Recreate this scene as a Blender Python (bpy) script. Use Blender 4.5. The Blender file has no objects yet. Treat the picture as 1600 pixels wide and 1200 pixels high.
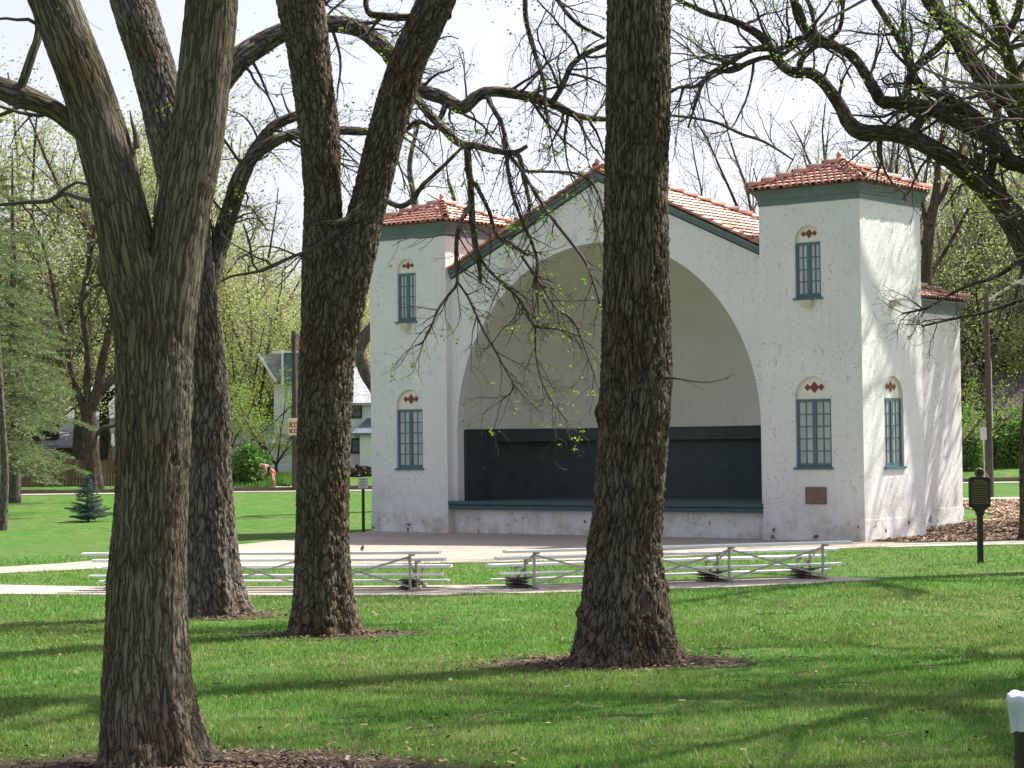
import bpy, bmesh, math, random
import numpy as np
from mathutils import Vector, Matrix
S = bpy.context.scene
COL = S.collection
rad = math.radians

# ------------------------------------------------------------------ camera
F = 3335.0                       # focal length in pixels of the 1600 wide photograph
PITCH, ROLL, CAMZ = math.atan2(91, 3335), 0.0125, 2.7
_f = Vector((0, math.cos(PITCH), math.sin(PITCH)))
_u0 = Vector((0, -math.sin(PITCH), math.cos(PITCH)))
_r0 = Vector((1, 0, 0))
_r = _r0*math.cos(ROLL) - _u0*math.sin(ROLL)
_u = _r0*math.sin(ROLL) + _u0*math.cos(ROLL)
EYE = Vector((0, 0, CAMZ))
cam = bpy.data.cameras.new('camera')
cam.lens = 36*F/1600; cam.sensor_width = 36; cam.clip_start = 0.1; cam.clip_end = 5000
co = bpy.data.objects.new('camera', cam); COL.objects.link(co)
co.matrix_world = Matrix(((_r.x, _u.x, -_f.x, 0), (_r.y, _u.y, -_f.y, 0), (_r.z, _u.z, -_f.z, CAMZ), (0, 0, 0, 1)))
S.camera = co

# ------------------------------------------------------------------ light
SUN_AZ, SUN_EL = rad(29), rad(54)          # azimuth measured from +X towards +Y
S.view_settings.view_transform = 'Standard'; S.view_settings.look = 'None'
S.view_settings.exposure = 1.0; S.view_settings.gamma = 1; S.view_settings.use_curve_mapping = False
W = bpy.data.worlds.new('World'); S.world = W; W.use_nodes = True
_n = W.node_tree.nodes; _n.clear()
sky = _n.new('ShaderNodeTexSky'); sky.sky_type = 'NISHITA'; sky.sun_disc = False
sky.sun_elevation = SUN_EL; sky.sun_rotation = rad(90) - SUN_AZ
sky.air_density = 1.0; sky.dust_density = 3.0; sky.ozone_density = 1.0; sky.altitude = 300
bg = _n.new('ShaderNodeBackground'); bg.inputs[1].default_value = 0.077
wo = _n.new('ShaderNodeOutputWorld')
_hs = _n.new('ShaderNodeHueSaturation'); _hs.inputs['Saturation'].default_value = 0.45; _hs.inputs['Value'].default_value = 1.45
_tn = _n.new('ShaderNodeMix'); _tn.data_type = 'RGBA'; _tn.blend_type = 'MULTIPLY'; _tn.inputs[0].default_value = 1; _tn.inputs[7].default_value = (1.01, .975, 1.035, 1)
W.node_tree.links.new(sky.outputs[0], _hs.inputs['Color']); W.node_tree.links.new(_hs.outputs[0], _tn.inputs[6]); W.node_tree.links.new(_tn.outputs[2], bg.inputs[0]); W.node_tree.links.new(bg.outputs[0], wo.inputs[0])
sl = bpy.data.lights.new('sun', 'SUN'); sl.energy = 5.0; sl.angle = rad(0.6); sl.color = (1.0, 0.95, 0.86)
so = bpy.data.objects.new('sun', sl); COL.objects.link(so)
SUNV = Vector((math.cos(SUN_EL)*math.cos(SUN_AZ), math.cos(SUN_EL)*math.sin(SUN_AZ), math.sin(SUN_EL)))
so.rotation_euler = SUNV.to_track_quat('Z', 'Y').to_euler()
S.cycles.max_bounces = 6; S.cycles.diffuse_bounces = 3; S.cycles.glossy_bounces = 2
S.cycles.transparent_max_bounces = 6; S.cycles.transmission_bounces = 2

# ------------------------------------------------------------------ measuring helpers
def at(px, py, Y):
    d = _f + _r*((px-800)/F) + _u*((600-py)/F)
    return EYE + d*(Y/d.y)
def gr(px, py, z=0.0):
    d = _f + _r*((px-800)/F) + _u*((600-py)/F)
    return EYE + d*((z-CAMZ)/d.z)
def sm(a, b, x):
    t = np.clip((np.asarray(x, float)-a)/(b-a), 0, 1); return t*t*(3-2*t)
def hgt(x, y):
    """height of the ground"""
    x = np.asarray(x, float); y = np.asarray(y, float)
    z = 0.6*np.clip((y-66)/29, 0, 1) + 0.72*sm(97, 107, y) + 1.2*sm(110, 220, y)
    z = z + 0.28*sm(10, 15, x)*sm(58, 70, y)*(1-sm(80, 95, y)) 
    z = z + 14*sm(160, 420, y)
    return z
def hg(x, y): return float(hgt(x, y))

# ------------------------------------------------------------------ object helpers
def tag(o, label=None, cat=None, group=None, kind=None):
    if label: o['label'] = label
    if cat: o['category'] = cat
    if group: o['group'] = group
    if kind: o['kind'] = kind
    return o
def thing(name, label, cat, loc=(0, 0, 0), rz=0.0, group=None):
    o = bpy.data.objects.new(name, None); COL.objects.link(o)
    o.empty_display_size = 0.2
    o.location = loc; o.rotation_euler = (0, 0, rz)
    return tag(o, label, cat, group)
def link(name, me, m=None, parent=None):
    o = bpy.data.objects.new(name, me); COL.objects.link(o)
    if m is not None and not me.materials: me.materials.append(m)
    if parent is not None: o.parent = parent
    return o
def shade(me):
    me.polygons.foreach_set('use_smooth', np.ones(len(me.polygons), bool))
def mesh_np(name, V, Fq, smooth=True, attr=None):
    """V (n,3), Fq (m,k) int array of faces all with k corners"""
    V = np.asarray(V, np.float32); Fq = np.asarray(Fq, np.int32)
    me = bpy.data.meshes.new(name)
    me.vertices.add(len(V)); me.vertices.foreach_set('co', V.ravel())
    k = Fq.shape[1]
    me.loops.add(Fq.size); me.loops.foreach_set('vertex_index', Fq.ravel())
    me.polygons.add(len(Fq)); me.polygons.foreach_set('loop_start', np.arange(0, Fq.size, k, dtype=np.int32))
    if smooth: me.polygons.foreach_set('use_smooth', np.ones(len(Fq), bool))
    if attr is not None:
        for an, av in attr.items():
            av = np.asarray(av, np.float32)
            a = me.attributes.new(an, 'FLOAT_VECTOR' if av.ndim == 2 else 'FLOAT', 'POINT'); a.data.foreach_set('vector' if av.ndim == 2 else 'value', av.ravel())
    me.update(calc_edges=True)
    return me
class MB:
    """collects boxes, prisms and tubes into one mesh"""
    def __init__(s): s.v = []; s.f = []
    def add(s, vs, fs):
        o = len(s.v); s.v += [tuple(p) for p in vs]; s.f += [[i+o for i in f] for f in fs]
    def box(s, x0, x1, y0, y1, z0, z1):
        s.add([(x0, y0, z0), (x1, y0, z0), (x1, y1, z0), (x0, y1, z0), (x0, y0, z1), (x1, y0, z1), (x1, y1, z1), (x0, y1, z1)],
              [(0, 3, 2, 1), (4, 5, 6, 7), (0, 1, 5, 4), (1, 2, 6, 5), (2, 3, 7, 6), (3, 0, 4, 7)])
        return s
    def bar(s, a, b, w, h=None, up=(0, 0, 1)):
        a = Vector(a); b = Vector(b); h = h or w; d = (b-a).normalized(); u = Vector(up)
        if abs(d.dot(u)) > .98: u = Vector((1, 0, 0))
        sd = d.cross(u).normalized()*w/2; u2 = sd.cross(d).normalized()*h/2
        vs = []
        for p in (a, b):
            for q in ((-1, -1), (1, -1), (1, 1), (-1, 1)): vs.append(p+sd*q[0]+u2*q[1])
        s.add(vs, [(0, 1, 2, 3), (7, 6, 5, 4), (0, 4, 5, 1), (1, 5, 6, 2), (2, 6, 7, 3), (3, 7, 4, 0)])
        return s
    def prism(s, poly, y0, y1):
        """poly in x,z pushed along y"""
        n = len(poly)
        vs = [(x, y0, z) for x, z in poly]+[(x, y1, z) for x, z in poly]
        fs = [list(range(n))[::-1], list(range(n, 2*n))]+[[i, (i+1) % n, n+(i+1) % n, n+i] for i in range(n)]
        s.add(vs, fs); return s
    def cyl(s, c, r0, r1, z0, z1, n=16, cap=True):
        vs = []
        for z, r in ((z0, r0), (z1, r1)):
            for i in range(n):
                a = 2*math.pi*i/n; vs.append((c[0]+r*math.cos(a), c[1]+r*math.sin(a), z))
        fs = [[i, (i+1) % n, n+(i+1) % n, n+i] for i in range(n)]
        if cap: fs += [list(range(n))[::-1], list(range(n, 2*n))]
        s.add(vs, fs); return s
    def tube(s, pts, rs, n=8):
        pts = [Vector(p) for p in pts]; k = len(pts); vs = []
        for i, p in enumerate(pts):
            d = (pts[min(i+1, k-1)]-pts[max(i-1, 0)]).normalized()
            u = Vector((0, 0, 1)) if abs(d.z) < .9 else Vector((1, 0, 0))
            a = d.cross(u).normalized(); b = a.cross(d)
            r = rs[i] if hasattr(rs, '__len__') else rs
            for j in range(n):
                t = 2*math.pi*j/n; vs.append(p+a*r*math.cos(t)+b*r*math.sin(t))
        fs = [[i*n+j, i*n+(j+1) % n, (i+1)*n+(j+1) % n, (i+1)*n+j] for i in range(k-1) for j in range(n)]
        fs += [list(range(n))[::-1], [(k-1)*n+j for j in range(n)]]
        s.add(vs, fs); return s
    def mesh(s, name, smooth=False, bevel=0):
        me = bpy.data.meshes.new(name); me.from_pydata(s.v, [], s.f)
        bm = bmesh.new(); bm.from_mesh(me)
        bmesh.ops.recalc_face_normals(bm, faces=bm.faces)
        if bevel: bmesh.ops.bevel(bm, geom=bm.edges[:], offset=bevel, segments=1, affect='EDGES')
        bm.to_mesh(me); bm.free()
        if smooth: shade(me)
        return me
    def build(s, name, m, parent=None, smooth=False, bevel=0):
        return link(name, s.mesh(name, smooth, bevel), m, parent)

# ------------------------------------------------------------------ noise (vectorised)
_rs = np.random.RandomState(7)
_PERM = np.concatenate([_rs.permutation(256)]*3)
_G = _rs.normal(size=(256, 3)); _G /= np.linalg.norm(_G, axis=1)[:, None]
def pn(x, y, z):
    x = np.asarray(x, float); y = np.asarray(y, float)+0*x; z = np.asarray(z, float)+0*x
    xi = np.floor(x).astype(int); yi = np.floor(y).astype(int); zi = np.floor(z).astype(int)
    xf = x-xi; yf = y-yi; zf = z-zi
    u = xf**3*(xf*(xf*6-15)+10); v = yf**3*(yf*(yf*6-15)+10); w = zf**3*(zf*(zf*6-15)+10)
    def g(a, b, c):
        h = _PERM[_PERM[_PERM[(xi+a) & 255]+((yi+b) & 255)]+((zi+c) & 255)]
        G = _G[h]; return G[..., 0]*(xf-a)+G[..., 1]*(yf-b)+G[..., 2]*(zf-c)
    L = lambda a, b, t: a+(b-a)*t
    return L(L(L(g(0,0,0), g(1,0,0), u), L(g(0,1,0), g(1,1,0), u), v), L(L(g(0,0,1), g(1,0,1), u), L(g(0,1,1), g(1,1,1), u), v), w)*1.6

# ------------------------------------------------------------------ materials
class NT:
    def __init__(s, name):
        s.m = bpy.data.materials.new(name); s.m.use_nodes = True
        s.t = s.m.node_tree; s.n = s.t.nodes; s.b = s.n['Principled BSDF']
    def L(s, a, b): s.t.links.new(a, b)
    def co(s, kind='Object'):
        return s.n.new('ShaderNodeTexCoord').outputs[kind]
    def mp(s, v, scale=(1, 1, 1), rot=(0, 0, 0)):
        m = s.n.new('ShaderNodeMapping'); m.inputs['Scale'].default_value = scale; m.inputs['Rotation'].default_value = rot
        s.L(v, m.inputs[0]); return m.outputs[0]
    def noise(s, v, scale, detail=4, rough=.55, dist=0.0):
        n = s.n.new('ShaderNodeTexNoise'); n.inputs['Scale'].default_value = scale; n.inputs['Detail'].default_value = detail
        n.inputs['Roughness'].default_value = rough; n.inputs['Distortion'].default_value = dist
        s.L(v, n.inputs['Vector']); return n.outputs[0]
    def voro(s, v, scale, feature='F1', out='Distance'):
        n = s.n.new('ShaderNodeTexVoronoi'); n.feature = feature; n.inputs['Scale'].default_value = scale
        s.L(v, n.inputs['Vector']); return n.outputs[out]
    def ramp(s, f, stops):
        r = s.n.new('ShaderNodeValToRGB'); e = r.color_ramp.elements
        while len(e) > 1: e.remove(e[-1])
        for i, (p, c) in enumerate(stops):
            if not hasattr(c, '__len__'): c = (c, c, c)
            el = e[0] if i == 0 else e.new(p)
            el.position = p; el.color = (c[0], c[1], c[2], 1)
        s.L(f, r.inputs[0]); return r.outputs[0]
    def mix(s, a, b, f, mode='MIX'):
        m = s.n.new('ShaderNodeMix'); m.data_type = 'RGBA'; m.blend_type = mode
        for sock, v in ((m.inputs[0], f), (m.inputs[6], a), (m.inputs[7], b)):
            if hasattr(v, 'is_linked'): s.L(v, sock)
            elif not hasattr(v, '__len__'): sock.default_value = v
            else: sock.default_value = (v[0], v[1], v[2], 1)
        return m.outputs[2]
    def math(s, op, a, b=None, clamp=False):
        m = s.n.new('ShaderNodeMath'); m.operation = op; m.use_clamp = clamp
        for i, v in enumerate((a, b)):
            if v is None: continue
            if hasattr(v, 'is_linked'): s.L(v, m.inputs[i])
            else: m.inputs[i].default_value = v
        return m.outputs[0]
    def sep(s, v):
        n = s.n.new('ShaderNodeSeparateXYZ'); s.L(v, n.inputs[0]); return n.outputs
    def attr(s, name, out='Fac'):
        n = s.n.new('ShaderNodeAttribute'); n.attribute_name = name; return n.outputs[out]
    def rnd(s): return s.n.new('ShaderNodeObjectInfo').outputs['Random']
    def set(s, col=None, rough=None, metal=None, spec=None):
        for k, v in (('Base Color', col), ('Roughness', rough), ('Metallic', metal), ('Specular IOR Level', spec)):
            if v is None: continue
            if hasattr(v, 'is_linked'): s.L(v, s.b.inputs[k])
            elif k == 'Base Color': s.b.inputs[k].default_value = (v[0], v[1], v[2], 1)
            else: s.b.inputs[k].default_value = v
        return s
    def bump(s, h, dist, strength=1.0):
        n = s.n.new('ShaderNodeBump'); n.inputs['Distance'].default_value = dist; n.inputs['Strength'].default_value = strength
        s.L(h, n.inputs['Height'])
        nrm = s.b.inputs['Normal']
        if nrm.links: s.L(nrm.links[0].from_socket, n.inputs['Normal'])
        s.L(n.outputs[0], nrm); return s
def simple(name, c, rough=.6, metal=0, var=.12, scale=6, bump=0, spec=.4):
    t = NT(name); v = t.co()
    n = t.noise(v, scale, 5)
    lo = tuple(x*(1-var) for x in c); hi = tuple(min(1, x*(1+var)) for x in c)
    t.set(t.ramp(n, [(.3, lo), (.7, hi)]), rough, metal, spec)
    if bump: t.bump(n, bump)
    return t.m

def mat_bark(name, dark, mid, light, sc=15, el=6.0, fissure=.03):
    t = NT(name); v = t.co(); h = t.attr('h'); q = t.attr('bk', 'Vector')
    w = t.n.new('ShaderNodeTexNoise'); w.inputs['Scale'].default_value = 5; w.inputs['Detail'].default_value = 3; t.L(t.mp(q, (1, 1, .6)), w.inputs['Vector'])
    ws = t.n.new('ShaderNodeVectorMath'); ws.operation = 'MULTIPLY'; ws.inputs[1].default_value = (.075, .075, .12); t.L(w.outputs['Color'], ws.inputs[0])
    wa = t.n.new('ShaderNodeVectorMath'); wa.operation = 'ADD'; t.L(q, wa.inputs[0]); t.L(ws.outputs[0], wa.inputs[1]); q2 = wa.outputs[0]
    ve = t.voro(t.mp(q2, (1, 1, 1/el)), sc, 'DISTANCE_TO_EDGE'); ve = t.ramp(ve, [(.0, 0), (.03, .45), (.09, .9), (.22, 1)])
    r1 = t.math('ABSOLUTE', t.math('SUBTRACT', t.noise(t.mp(q2, (1, 1, .8/el)), sc*1.35, 3, .55), .5)); r1 = t.ramp(r1, [(0, 0), (.018, .6), (.06, 1)])
    fn = t.noise(t.mp(q2, (1, 1, .3)), 75, 5, .75)
    md = t.noise(t.mp(q2, (1, 1, .35)), 28, 4, .65)
    hh = t.math('ADD', t.math('MULTIPLY', t.math('MULTIPLY', ve, r1), .65), t.math('ADD', t.math('MULTIPLY', h, .22), t.math('MULTIPLY', md, .25)))
    n2 = t.noise(v, 1.3, 3)
    k = t.math('ADD', t.math('MULTIPLY', hh, .85), t.math('MULTIPLY', fn, .12))
    c = t.ramp(k, [(.2, dark), (.5, tuple(x*.8 for x in mid)), (.78, tuple(.6*x+.4*y for x, y in zip(mid, light))), (1, light)])
    c = t.mix(c, t.mix(c, (.78, .66, .48), 1.0, 'MULTIPLY'), t.ramp(n2, [(.45, 0), (.7, 1)]))
    t.set(c, .92, 0, .2).bump(fn, .012, .8).bump(hh, fissure, 1.0)
    return t.m
M = {}
M['bark_long'] = mat_bark('bark_long', (.030, .025, .018), (.115, .098, .07), (.20, .175, .13), 17, 11, .026)
M['bark_block'] = mat_bark('bark_block', (.024, .018, .013), (.105, .083, .06), (.19, .155, .115), 12, 3.6, .034)
M['bark_brown'] = mat_bark('bark_brown', (.024, .018, .013), (.098, .078, .058), (.20, .165, .125), 13, 6, .032)
M['bark_grey'] = mat_bark('bark_grey', (.03, .025, .021), (.12, .102, .088), (.25, .22, .19), 12, 5, .034)
M['bark_dark'] = mat_bark('bark_dark', (.02, .015, .012), (.075, .06, .047), (.16, .135, .105))
M['twig'] = simple('twig_bark', (.075, .06, .05), .85, 0, .35, 3)
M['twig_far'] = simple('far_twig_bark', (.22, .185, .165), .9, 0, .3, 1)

def mat_leaf(name, a, b, trans=.35, scale=1.2):
    t = NT(name)
    v = t.n.new('ShaderNodeNewGeometry').outputs['Position']
    n = t.noise(v, scale, 3); n2 = t.n.new('ShaderNodeNewGeometry').outputs['Random Per Island']
    k = t.math('ADD', t.math('MULTIPLY', n, .6), t.math('MULTIPLY', n2, .4))
    c = t.ramp(k, [(.25, a), (.75, b)])
    t.set(c, .55, 0, .3)
    tr = t.n.new('ShaderNodeBsdfTranslucent'); t.L(c, tr.inputs[0])
    mx = t.n.new('ShaderNodeMixShader'); mx.inputs[0].default_value = trans
    t.L(t.b.outputs[0], mx.inputs[1]); t.L(tr.outputs[0], mx.inputs[2])
    t.L(mx.outputs[0], t.n['Material Output'].inputs[0])
    return t.m
M['leaf_new'] = mat_leaf('fresh_leaf', (.16, .26, .035), (.28, .4, .07), .45)
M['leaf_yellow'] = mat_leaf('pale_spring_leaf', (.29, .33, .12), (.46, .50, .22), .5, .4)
M['leaf_mid'] = mat_leaf('green_leaf', (.19, .25, .075), (.34, .41, .15), .48, .5)
M['leaf_bush'] = mat_leaf('bush_leaf', (.08, .17, .035), (.22, .36, .09), .35, .8)
M['leaf_reed'] = mat_leaf('needle', (.11, .155, .06), (.21, .27, .11), .35, .6)
M['leaf_blue'] = mat_leaf('blue_needle', (.035, .075, .06), (.10, .16, .13), .1, 2.0)
M['leaf_hedge'] = mat_leaf('hedge_leaf', (.07, .16, .03), (.2, .36, .07), .3, .8)

# grass
t = NT('lawn'); v = t.n.new('ShaderNodeNewGeometry').outputs['Position']
n1 = t.noise(v, .22, 4); n2 = t.noise(v, 1.6, 4, .6); n3 = t.noise(t.mp(v, (1, .5, 1)), 22, 4, .7)
n4 = t.noise(t.mp(v, (1, .45, 1)), 5, 5, .7)
c = t.ramp(t.math('ADD', t.math('MULTIPLY', n3, .5), t.math('MULTIPLY', n4, .5)), [(.32, (.028, .068, .014)), (.5, (.068, .135, .027)), (.68, (.14, .22, .055))])
c = t.mix(c, (.20, .21, .09), t.ramp(n2, [(.5, 0), (.78, .7)]))
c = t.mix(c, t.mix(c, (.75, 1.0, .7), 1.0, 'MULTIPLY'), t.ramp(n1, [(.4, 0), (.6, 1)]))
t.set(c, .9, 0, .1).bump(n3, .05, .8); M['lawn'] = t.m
t = NT('grass_blade'); g = t.n.new('ShaderNodeNewGeometry'); v = g.outputs['Position']
n1 = t.noise(v, .22, 4); n2 = t.noise(v, 1.6, 4, .6)
c = t.ramp(g.outputs['Random Per Island'], [(0, (.065, .135, .02)), (.55, (.16, .285, .045)), (.88, (.28, .40, .10)), (.935, (.34, .42, .15)), (.94, (.52, .47, .28))])
c = t.mix(c, (.40, .42, .18), t.ramp(n2, [(.48, 0), (.75, .6)]))
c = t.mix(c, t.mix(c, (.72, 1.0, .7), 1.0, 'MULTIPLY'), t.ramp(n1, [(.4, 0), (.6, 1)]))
t.set(c, .5, 0, .3)
tr = t.n.new('ShaderNodeBsdfTranslucent'); t.L(c, tr.inputs[0]); mx = t.n.new('ShaderNodeMixShader'); mx.inputs[0].default_value = .4
t.L(t.b.outputs[0], mx.inputs[1]); t.L(tr.outputs[0], mx.inputs[2]); t.L(mx.outputs[0], t.n['Material Output'].inputs[0])
M['blade'] = t.m
# concrete
def mat_conc(name, a, b, dark=.8):
    t = NT(name); v = t.n.new('ShaderNodeNewGeometry').outputs['Position']
    n1 = t.noise(v, .5, 5, .6); n2 = t.noise(v, 30, 4, .7); n3 = t.noise(t.mp(v, (1, 1, 1)), 3, 6, .7)
    c = t.ramp(n1, [(.3, a), (.7, b)])
    c = t.mix(c, t.mix(c, (dark, dark*.97, dark*.92), 1.0, 'MULTIPLY'), t.ramp(n3, [(.45, 0), (.68, 1)]))
    t.set(c, .85, 0, .25).bump(n2, .004, .5); return t.m
M['concrete'] = mat_conc('plaza_concrete', (.32, .27, .225), (.40, .34, .29), .85)
M['concrete_pad'] = mat_conc('path_concrete', (.36, .315, .275), (.44, .395, .35), .8)
M['curb'] = mat_conc('curb_stone', (.16, .12, .1), (.24, .18, .15), .7)
# mulch, soil
t = NT('mulch'); v = t.n.new('ShaderNodeNewGeometry').outputs['Position']
n1 = t.noise(v, 18, 5, .7); n2 = t.noise(v, 1, 4)
c = t.ramp(n1, [(.3, (.07, .045, .03)), (.55, (.2, .14, .095)), (.8, (.36, .27, .19))])
t.set(c, .95, 0, .1).bump(n1, .05, 1); M['mulch'] = t.m
t = NT('bare_soil'); v = t.n.new('ShaderNodeNewGeometry').outputs['Position']
n1 = t.noise(v, 14, 5, .7)
t.set(t.ramp(n1, [(.3, (.045, .032, .025)), (.6, (.11, .082, .064)), (.85, (.2, .16, .125))]), .95, 0, .1).bump(n1, .05, 1); M['soil'] = t.m
t = NT('wood_chip'); g = t.n.new('ShaderNodeNewGeometry')
t.set(t.ramp(g.outputs['Random Per Island'], [(0, (.10, .065, .045)), (.5, (.30, .21, .14)), (1, (.55, .43, .30))]), .9, 0, .15); M['chip'] = t.m
t = NT('leaf_litter'); g = t.n.new('ShaderNodeNewGeometry')
t.set(t.ramp(g.outputs['Random Per Island'], [(0, (.05, .035, .025)), (.6, (.13, .09, .065)), (1, (.30, .22, .15))]), .9, 0, .15); M['litter'] = t.m

# stucco
def mat_stucco(name, base, grime=True, marks=1.0):
    t = NT(name); v = t.co(); z = t.sep(v)[2]
    w = t.noise(v, 2.2, 3, .6)
    wc = t.n.new('ShaderNodeVectorMath'); wc.operation = 'SCALE'; wc.inputs['Scale'].default_value = 1.0; t.L(v, wc.inputs[0])
    # trowel arcs: thin level lines of a noise field, kept only in patches
    a = t.noise(t.mp(v, (1, 1, 1.0)), 3.4, 2, .5, .9)
    ln = t.math('ABSOLUTE', t.math('SUBTRACT', a, .5)); ln = t.ramp(ln, [(0, 1), (.006, .8), (.014, 0)])
    a2 = t.noise(t.mp(v, (1, 1, 1.7)), 5.1, 2, .5, .5)
    ln2 = t.math('ABSOLUTE', t.math('SUBTRACT', a2, .47)); ln2 = t.ramp(ln2, [(0, 1), (.007, .7), (.015, 0)])
    pt = t.ramp(t.noise(v, 4.5, 2, .5), [(.56, 0), (.64, 1)]); pt2 = t.ramp(t.noise(t.mp(v, (1.1, 1.1, 1.1)), 7.7, 2, .5), [(.57, 0), (.63, 1)])
    mk = t.math('MAXIMUM', t.math('MULTIPLY', ln, pt), t.math('MULTIPLY', ln2, pt2))
    mk = t.math('MULTIPLY', mk, t.ramp(t.noise(v, .75, 3, .6), [(.38, .15), (.62, 1)]))
    nf = t.noise(v, 45, 4, .65); nm = t.noise(v, 9, 4, .6)
    lo = tuple(x*.92 for x in base)
    c = t.ramp(t.noise(v, .8, 4), [(.3, lo), (.7, base)])
    c = t.mix(c, tuple(x*.6 for x in base), t.math('MULTIPLY', mk, .2*marks))
    st = t.ramp(t.noise(t.mp(v, (1, 1, .07)), 7, 4, .6), [(.52, 0), (.75, 1)])
    c = t.mix(c, tuple(x*k for x, k in zip(base, (.80, .79, .74))), t.math('MULTIPLY', st, .45))
    if grime:
        zf = t.ramp(t.math('ADD', t.math('MULTIPLY', z, .6), t.math('MULTIPLY', t.noise(v, 1.3, 4, .65), 1.2)), [(.45, 1), (1.15, 0)])
        zr = t.n.new('ShaderNodeMapRange'); t.L(z, zr.inputs[0]); zr.inputs[1].default_value = 0.1; zr.inputs[2].default_value = 1.5; zr.inputs[3].default_value = 1; zr.inputs[4].default_value = 0
        pat = t.ramp(t.noise(v, 1.6, 5, .65), [(.42, 0), (.62, 1)])
        c = t.mix(c, (.42, .38, .29), t.math('MULTIPLY', t.math('MULTIPLY', zr.outputs[0], pat), .75))
        # chipped paint near the ground
        ch = t.ramp(t.noise(v, 3.2, 4, .6), [(.63, 0), (.645, 1)])
        zc = t.n.new('ShaderNodeMapRange'); t.L(z, zc.inputs[0]); zc.inputs[1].default_value = .05; zc.inputs[2].default_value = .75; zc.inputs[3].default_value = 1; zc.inputs[4].default_value = 0
        ch2 = t.ramp(t.math('MULTIPLY', ch, zc.outputs[0]), [(.3, 0), (.36, 1)])
        ch3 = t.ramp(t.noise(t.mp(v, (1, 1, .8)), 5.3, 3, .5), [(.76, 0), (.77, 1)])
        c = t.mix(c, (.13, .10, .085), t.math('MAXIMUM', ch2, t.math('MULTIPLY', ch3, .7)))
    t.set(c, .85, 0, .3).bump(mk, .03, .9*marks).bump(nm, .02, .5).bump(nf, .006, .5)
    return t.m
M['stucco'] = mat_stucco('white_stucco', (.775, .77, .76))
M['dome'] = mat_stucco('cream_plaster', (.73, .71, .64), False, .3)
M['niche'] = simple('cream_niche', (.78, .75, .67), .85, 0, .08, 5, .004)
def mat_paint(name, c, rough=.5):
    t = NT(name); v = t.co(); n = t.noise(v, 3, 5, .6); n2 = t.noise(t.mp(v, (4, 4, .6)), 6, 4)
    col = t.ramp(n, [(.3, tuple(x*.8 for x in c)), (.7, tuple(x*1.15 for x in c))])
    t.set(col, rough, 0, .35).bump(n2, .003, .5); return t.m
M['teal'] = mat_paint('teal_paint', (.125, .165, .172))
M['teal_dark'] = mat_paint('dark_teal_paint', (.046, .066, .066))
M['teal_win'] = mat_paint('window_teal', (.095, .155, .185))
M['apron'] = mat_paint('apron_teal', (.05, .095, .115))
M['stagefloor'] = mat_paint('stage_floor_paint', (.10, .12, .125))
t = NT('pane'); v = t.co(); n = t.math('ADD', t.math('MULTIPLY', t.noise(v, 2, 3), .5), t.math('MULTIPLY', t.rnd(), .5))
t.set(t.ramp(n, [(.3, (.36, .39, .40)), (.7, (.46, .49, .5))]), .12, 0, .6); M['pane'] = t.m
t = NT('terracotta'); r = t.rnd(); v = t.n.new('ShaderNodeNewGeometry').outputs['Position']
n = t.noise(v, 3.5, 4, .7); isl = t.n.new('ShaderNodeNewGeometry').outputs['Random Per Island']
k = t.math('ADD', t.math('MULTIPLY', n, .45), t.math('ADD', t.math('MULTIPLY', r, .3), t.math('MULTIPLY', isl, .3)))
c = t.ramp(k, [(.2, (.40, .14, .09)), (.5, (.57, .25, .17)), (.8, (.70, .40, .30))])
c = t.mix(c, (.2, .09, .07), t.ramp(t.noise(v, 9, 3, .6), [(.58, 0), (.72, .6)]))
t.set(c, .38, 0, .6); M['tile'] = t.m
M['tile_under'] = simple('tile_bed', (.16, .07, .05), .9, 0, .3, 5)
M['diamond'] = simple('red_diamond_tile', (.19, .035, .03), .4, 0, .2, 10)
M['bronze'] = simple('red_bronze', (.19, .115, .10), .6, .1, .25, 12, .004)
M['bronze_text'] = simple('bronze_lettering', (.30, .17, .13), .6, .1, .2, 12)
M['cream_box'] = simple('cream_metal', (.55, .51, .38), .5, 0, .1, 6)
M['black_metal'] = simple('black_metal', (.02, .02, .018), .5, 0, .3, 8)
M['dark_pole'] = simple('weathered_brown_pole', (.075, .06, .05), .8, 0, .3, 5, .004)
M['gold'] = simple('aged_gold_letters', (.20, .15, .055), .5, .2, .3, 14)
t = NT('aluminium'); v = t.co(); n = t.noise(t.mp(v, (.4, 9, 9)), 8, 4)
t.set(t.ramp(n, [(.3, (.76, .76, .79)), (.7, (.86, .86, .89))]), .38, .35, .5).bump(n, .002, .3); M['alu'] = t.m
M['steel'] = simple('galvanised_steel', (.42, .40, .36), .5, .35, .2, 9)
M['step'] = simple('dark_brown_plank', (.09, .065, .05), .8, 0, .3, 9)
M['sign_white'] = simple('sign_white', (.66, .66, .64), .5)
M['sign_cream'] = simple('sign_cream', (.72, .62, .42), .5)
M['sign_red'] = simple('sign_red', (.42, .10, .05), .5)
M['ink'] = simple('sign_ink', (.16, .17, .18), .6)
M['lamp_metal'] = simple('lamp_metal', (.6, .6, .6), .4, .4, .1, 6)
M['skin'] = simple('skin', (.42, .23, .16), .5, 0, .1, 8)
M['black_cloth'] = simple('black_cloth', (.02, .02, .028), .8)
M['red_cloth'] = simple('red_cloth', (.5, .018, .03), .7)
M['white_cloth'] = simple('white_cloth', (.8, .8, .8), .7)
M['shoe'] = simple('shoe', (.35, .33, .3), .7)
t = NT('bin_liner'); v = t.co(); n = t.noise(t.mp(v, (1, 1, .4)), 9, 4)
t.set(t.ramp(n, [(.3, (.42, .47, .57)), (.7, (.62, .66, .73))]), .25, 0, .6).bump(n, .03, .8); M['liner'] = t.m
M['bin'] = simple('bin_green_black', (.014, .018, .016), .4, 0, .3, 8)
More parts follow.
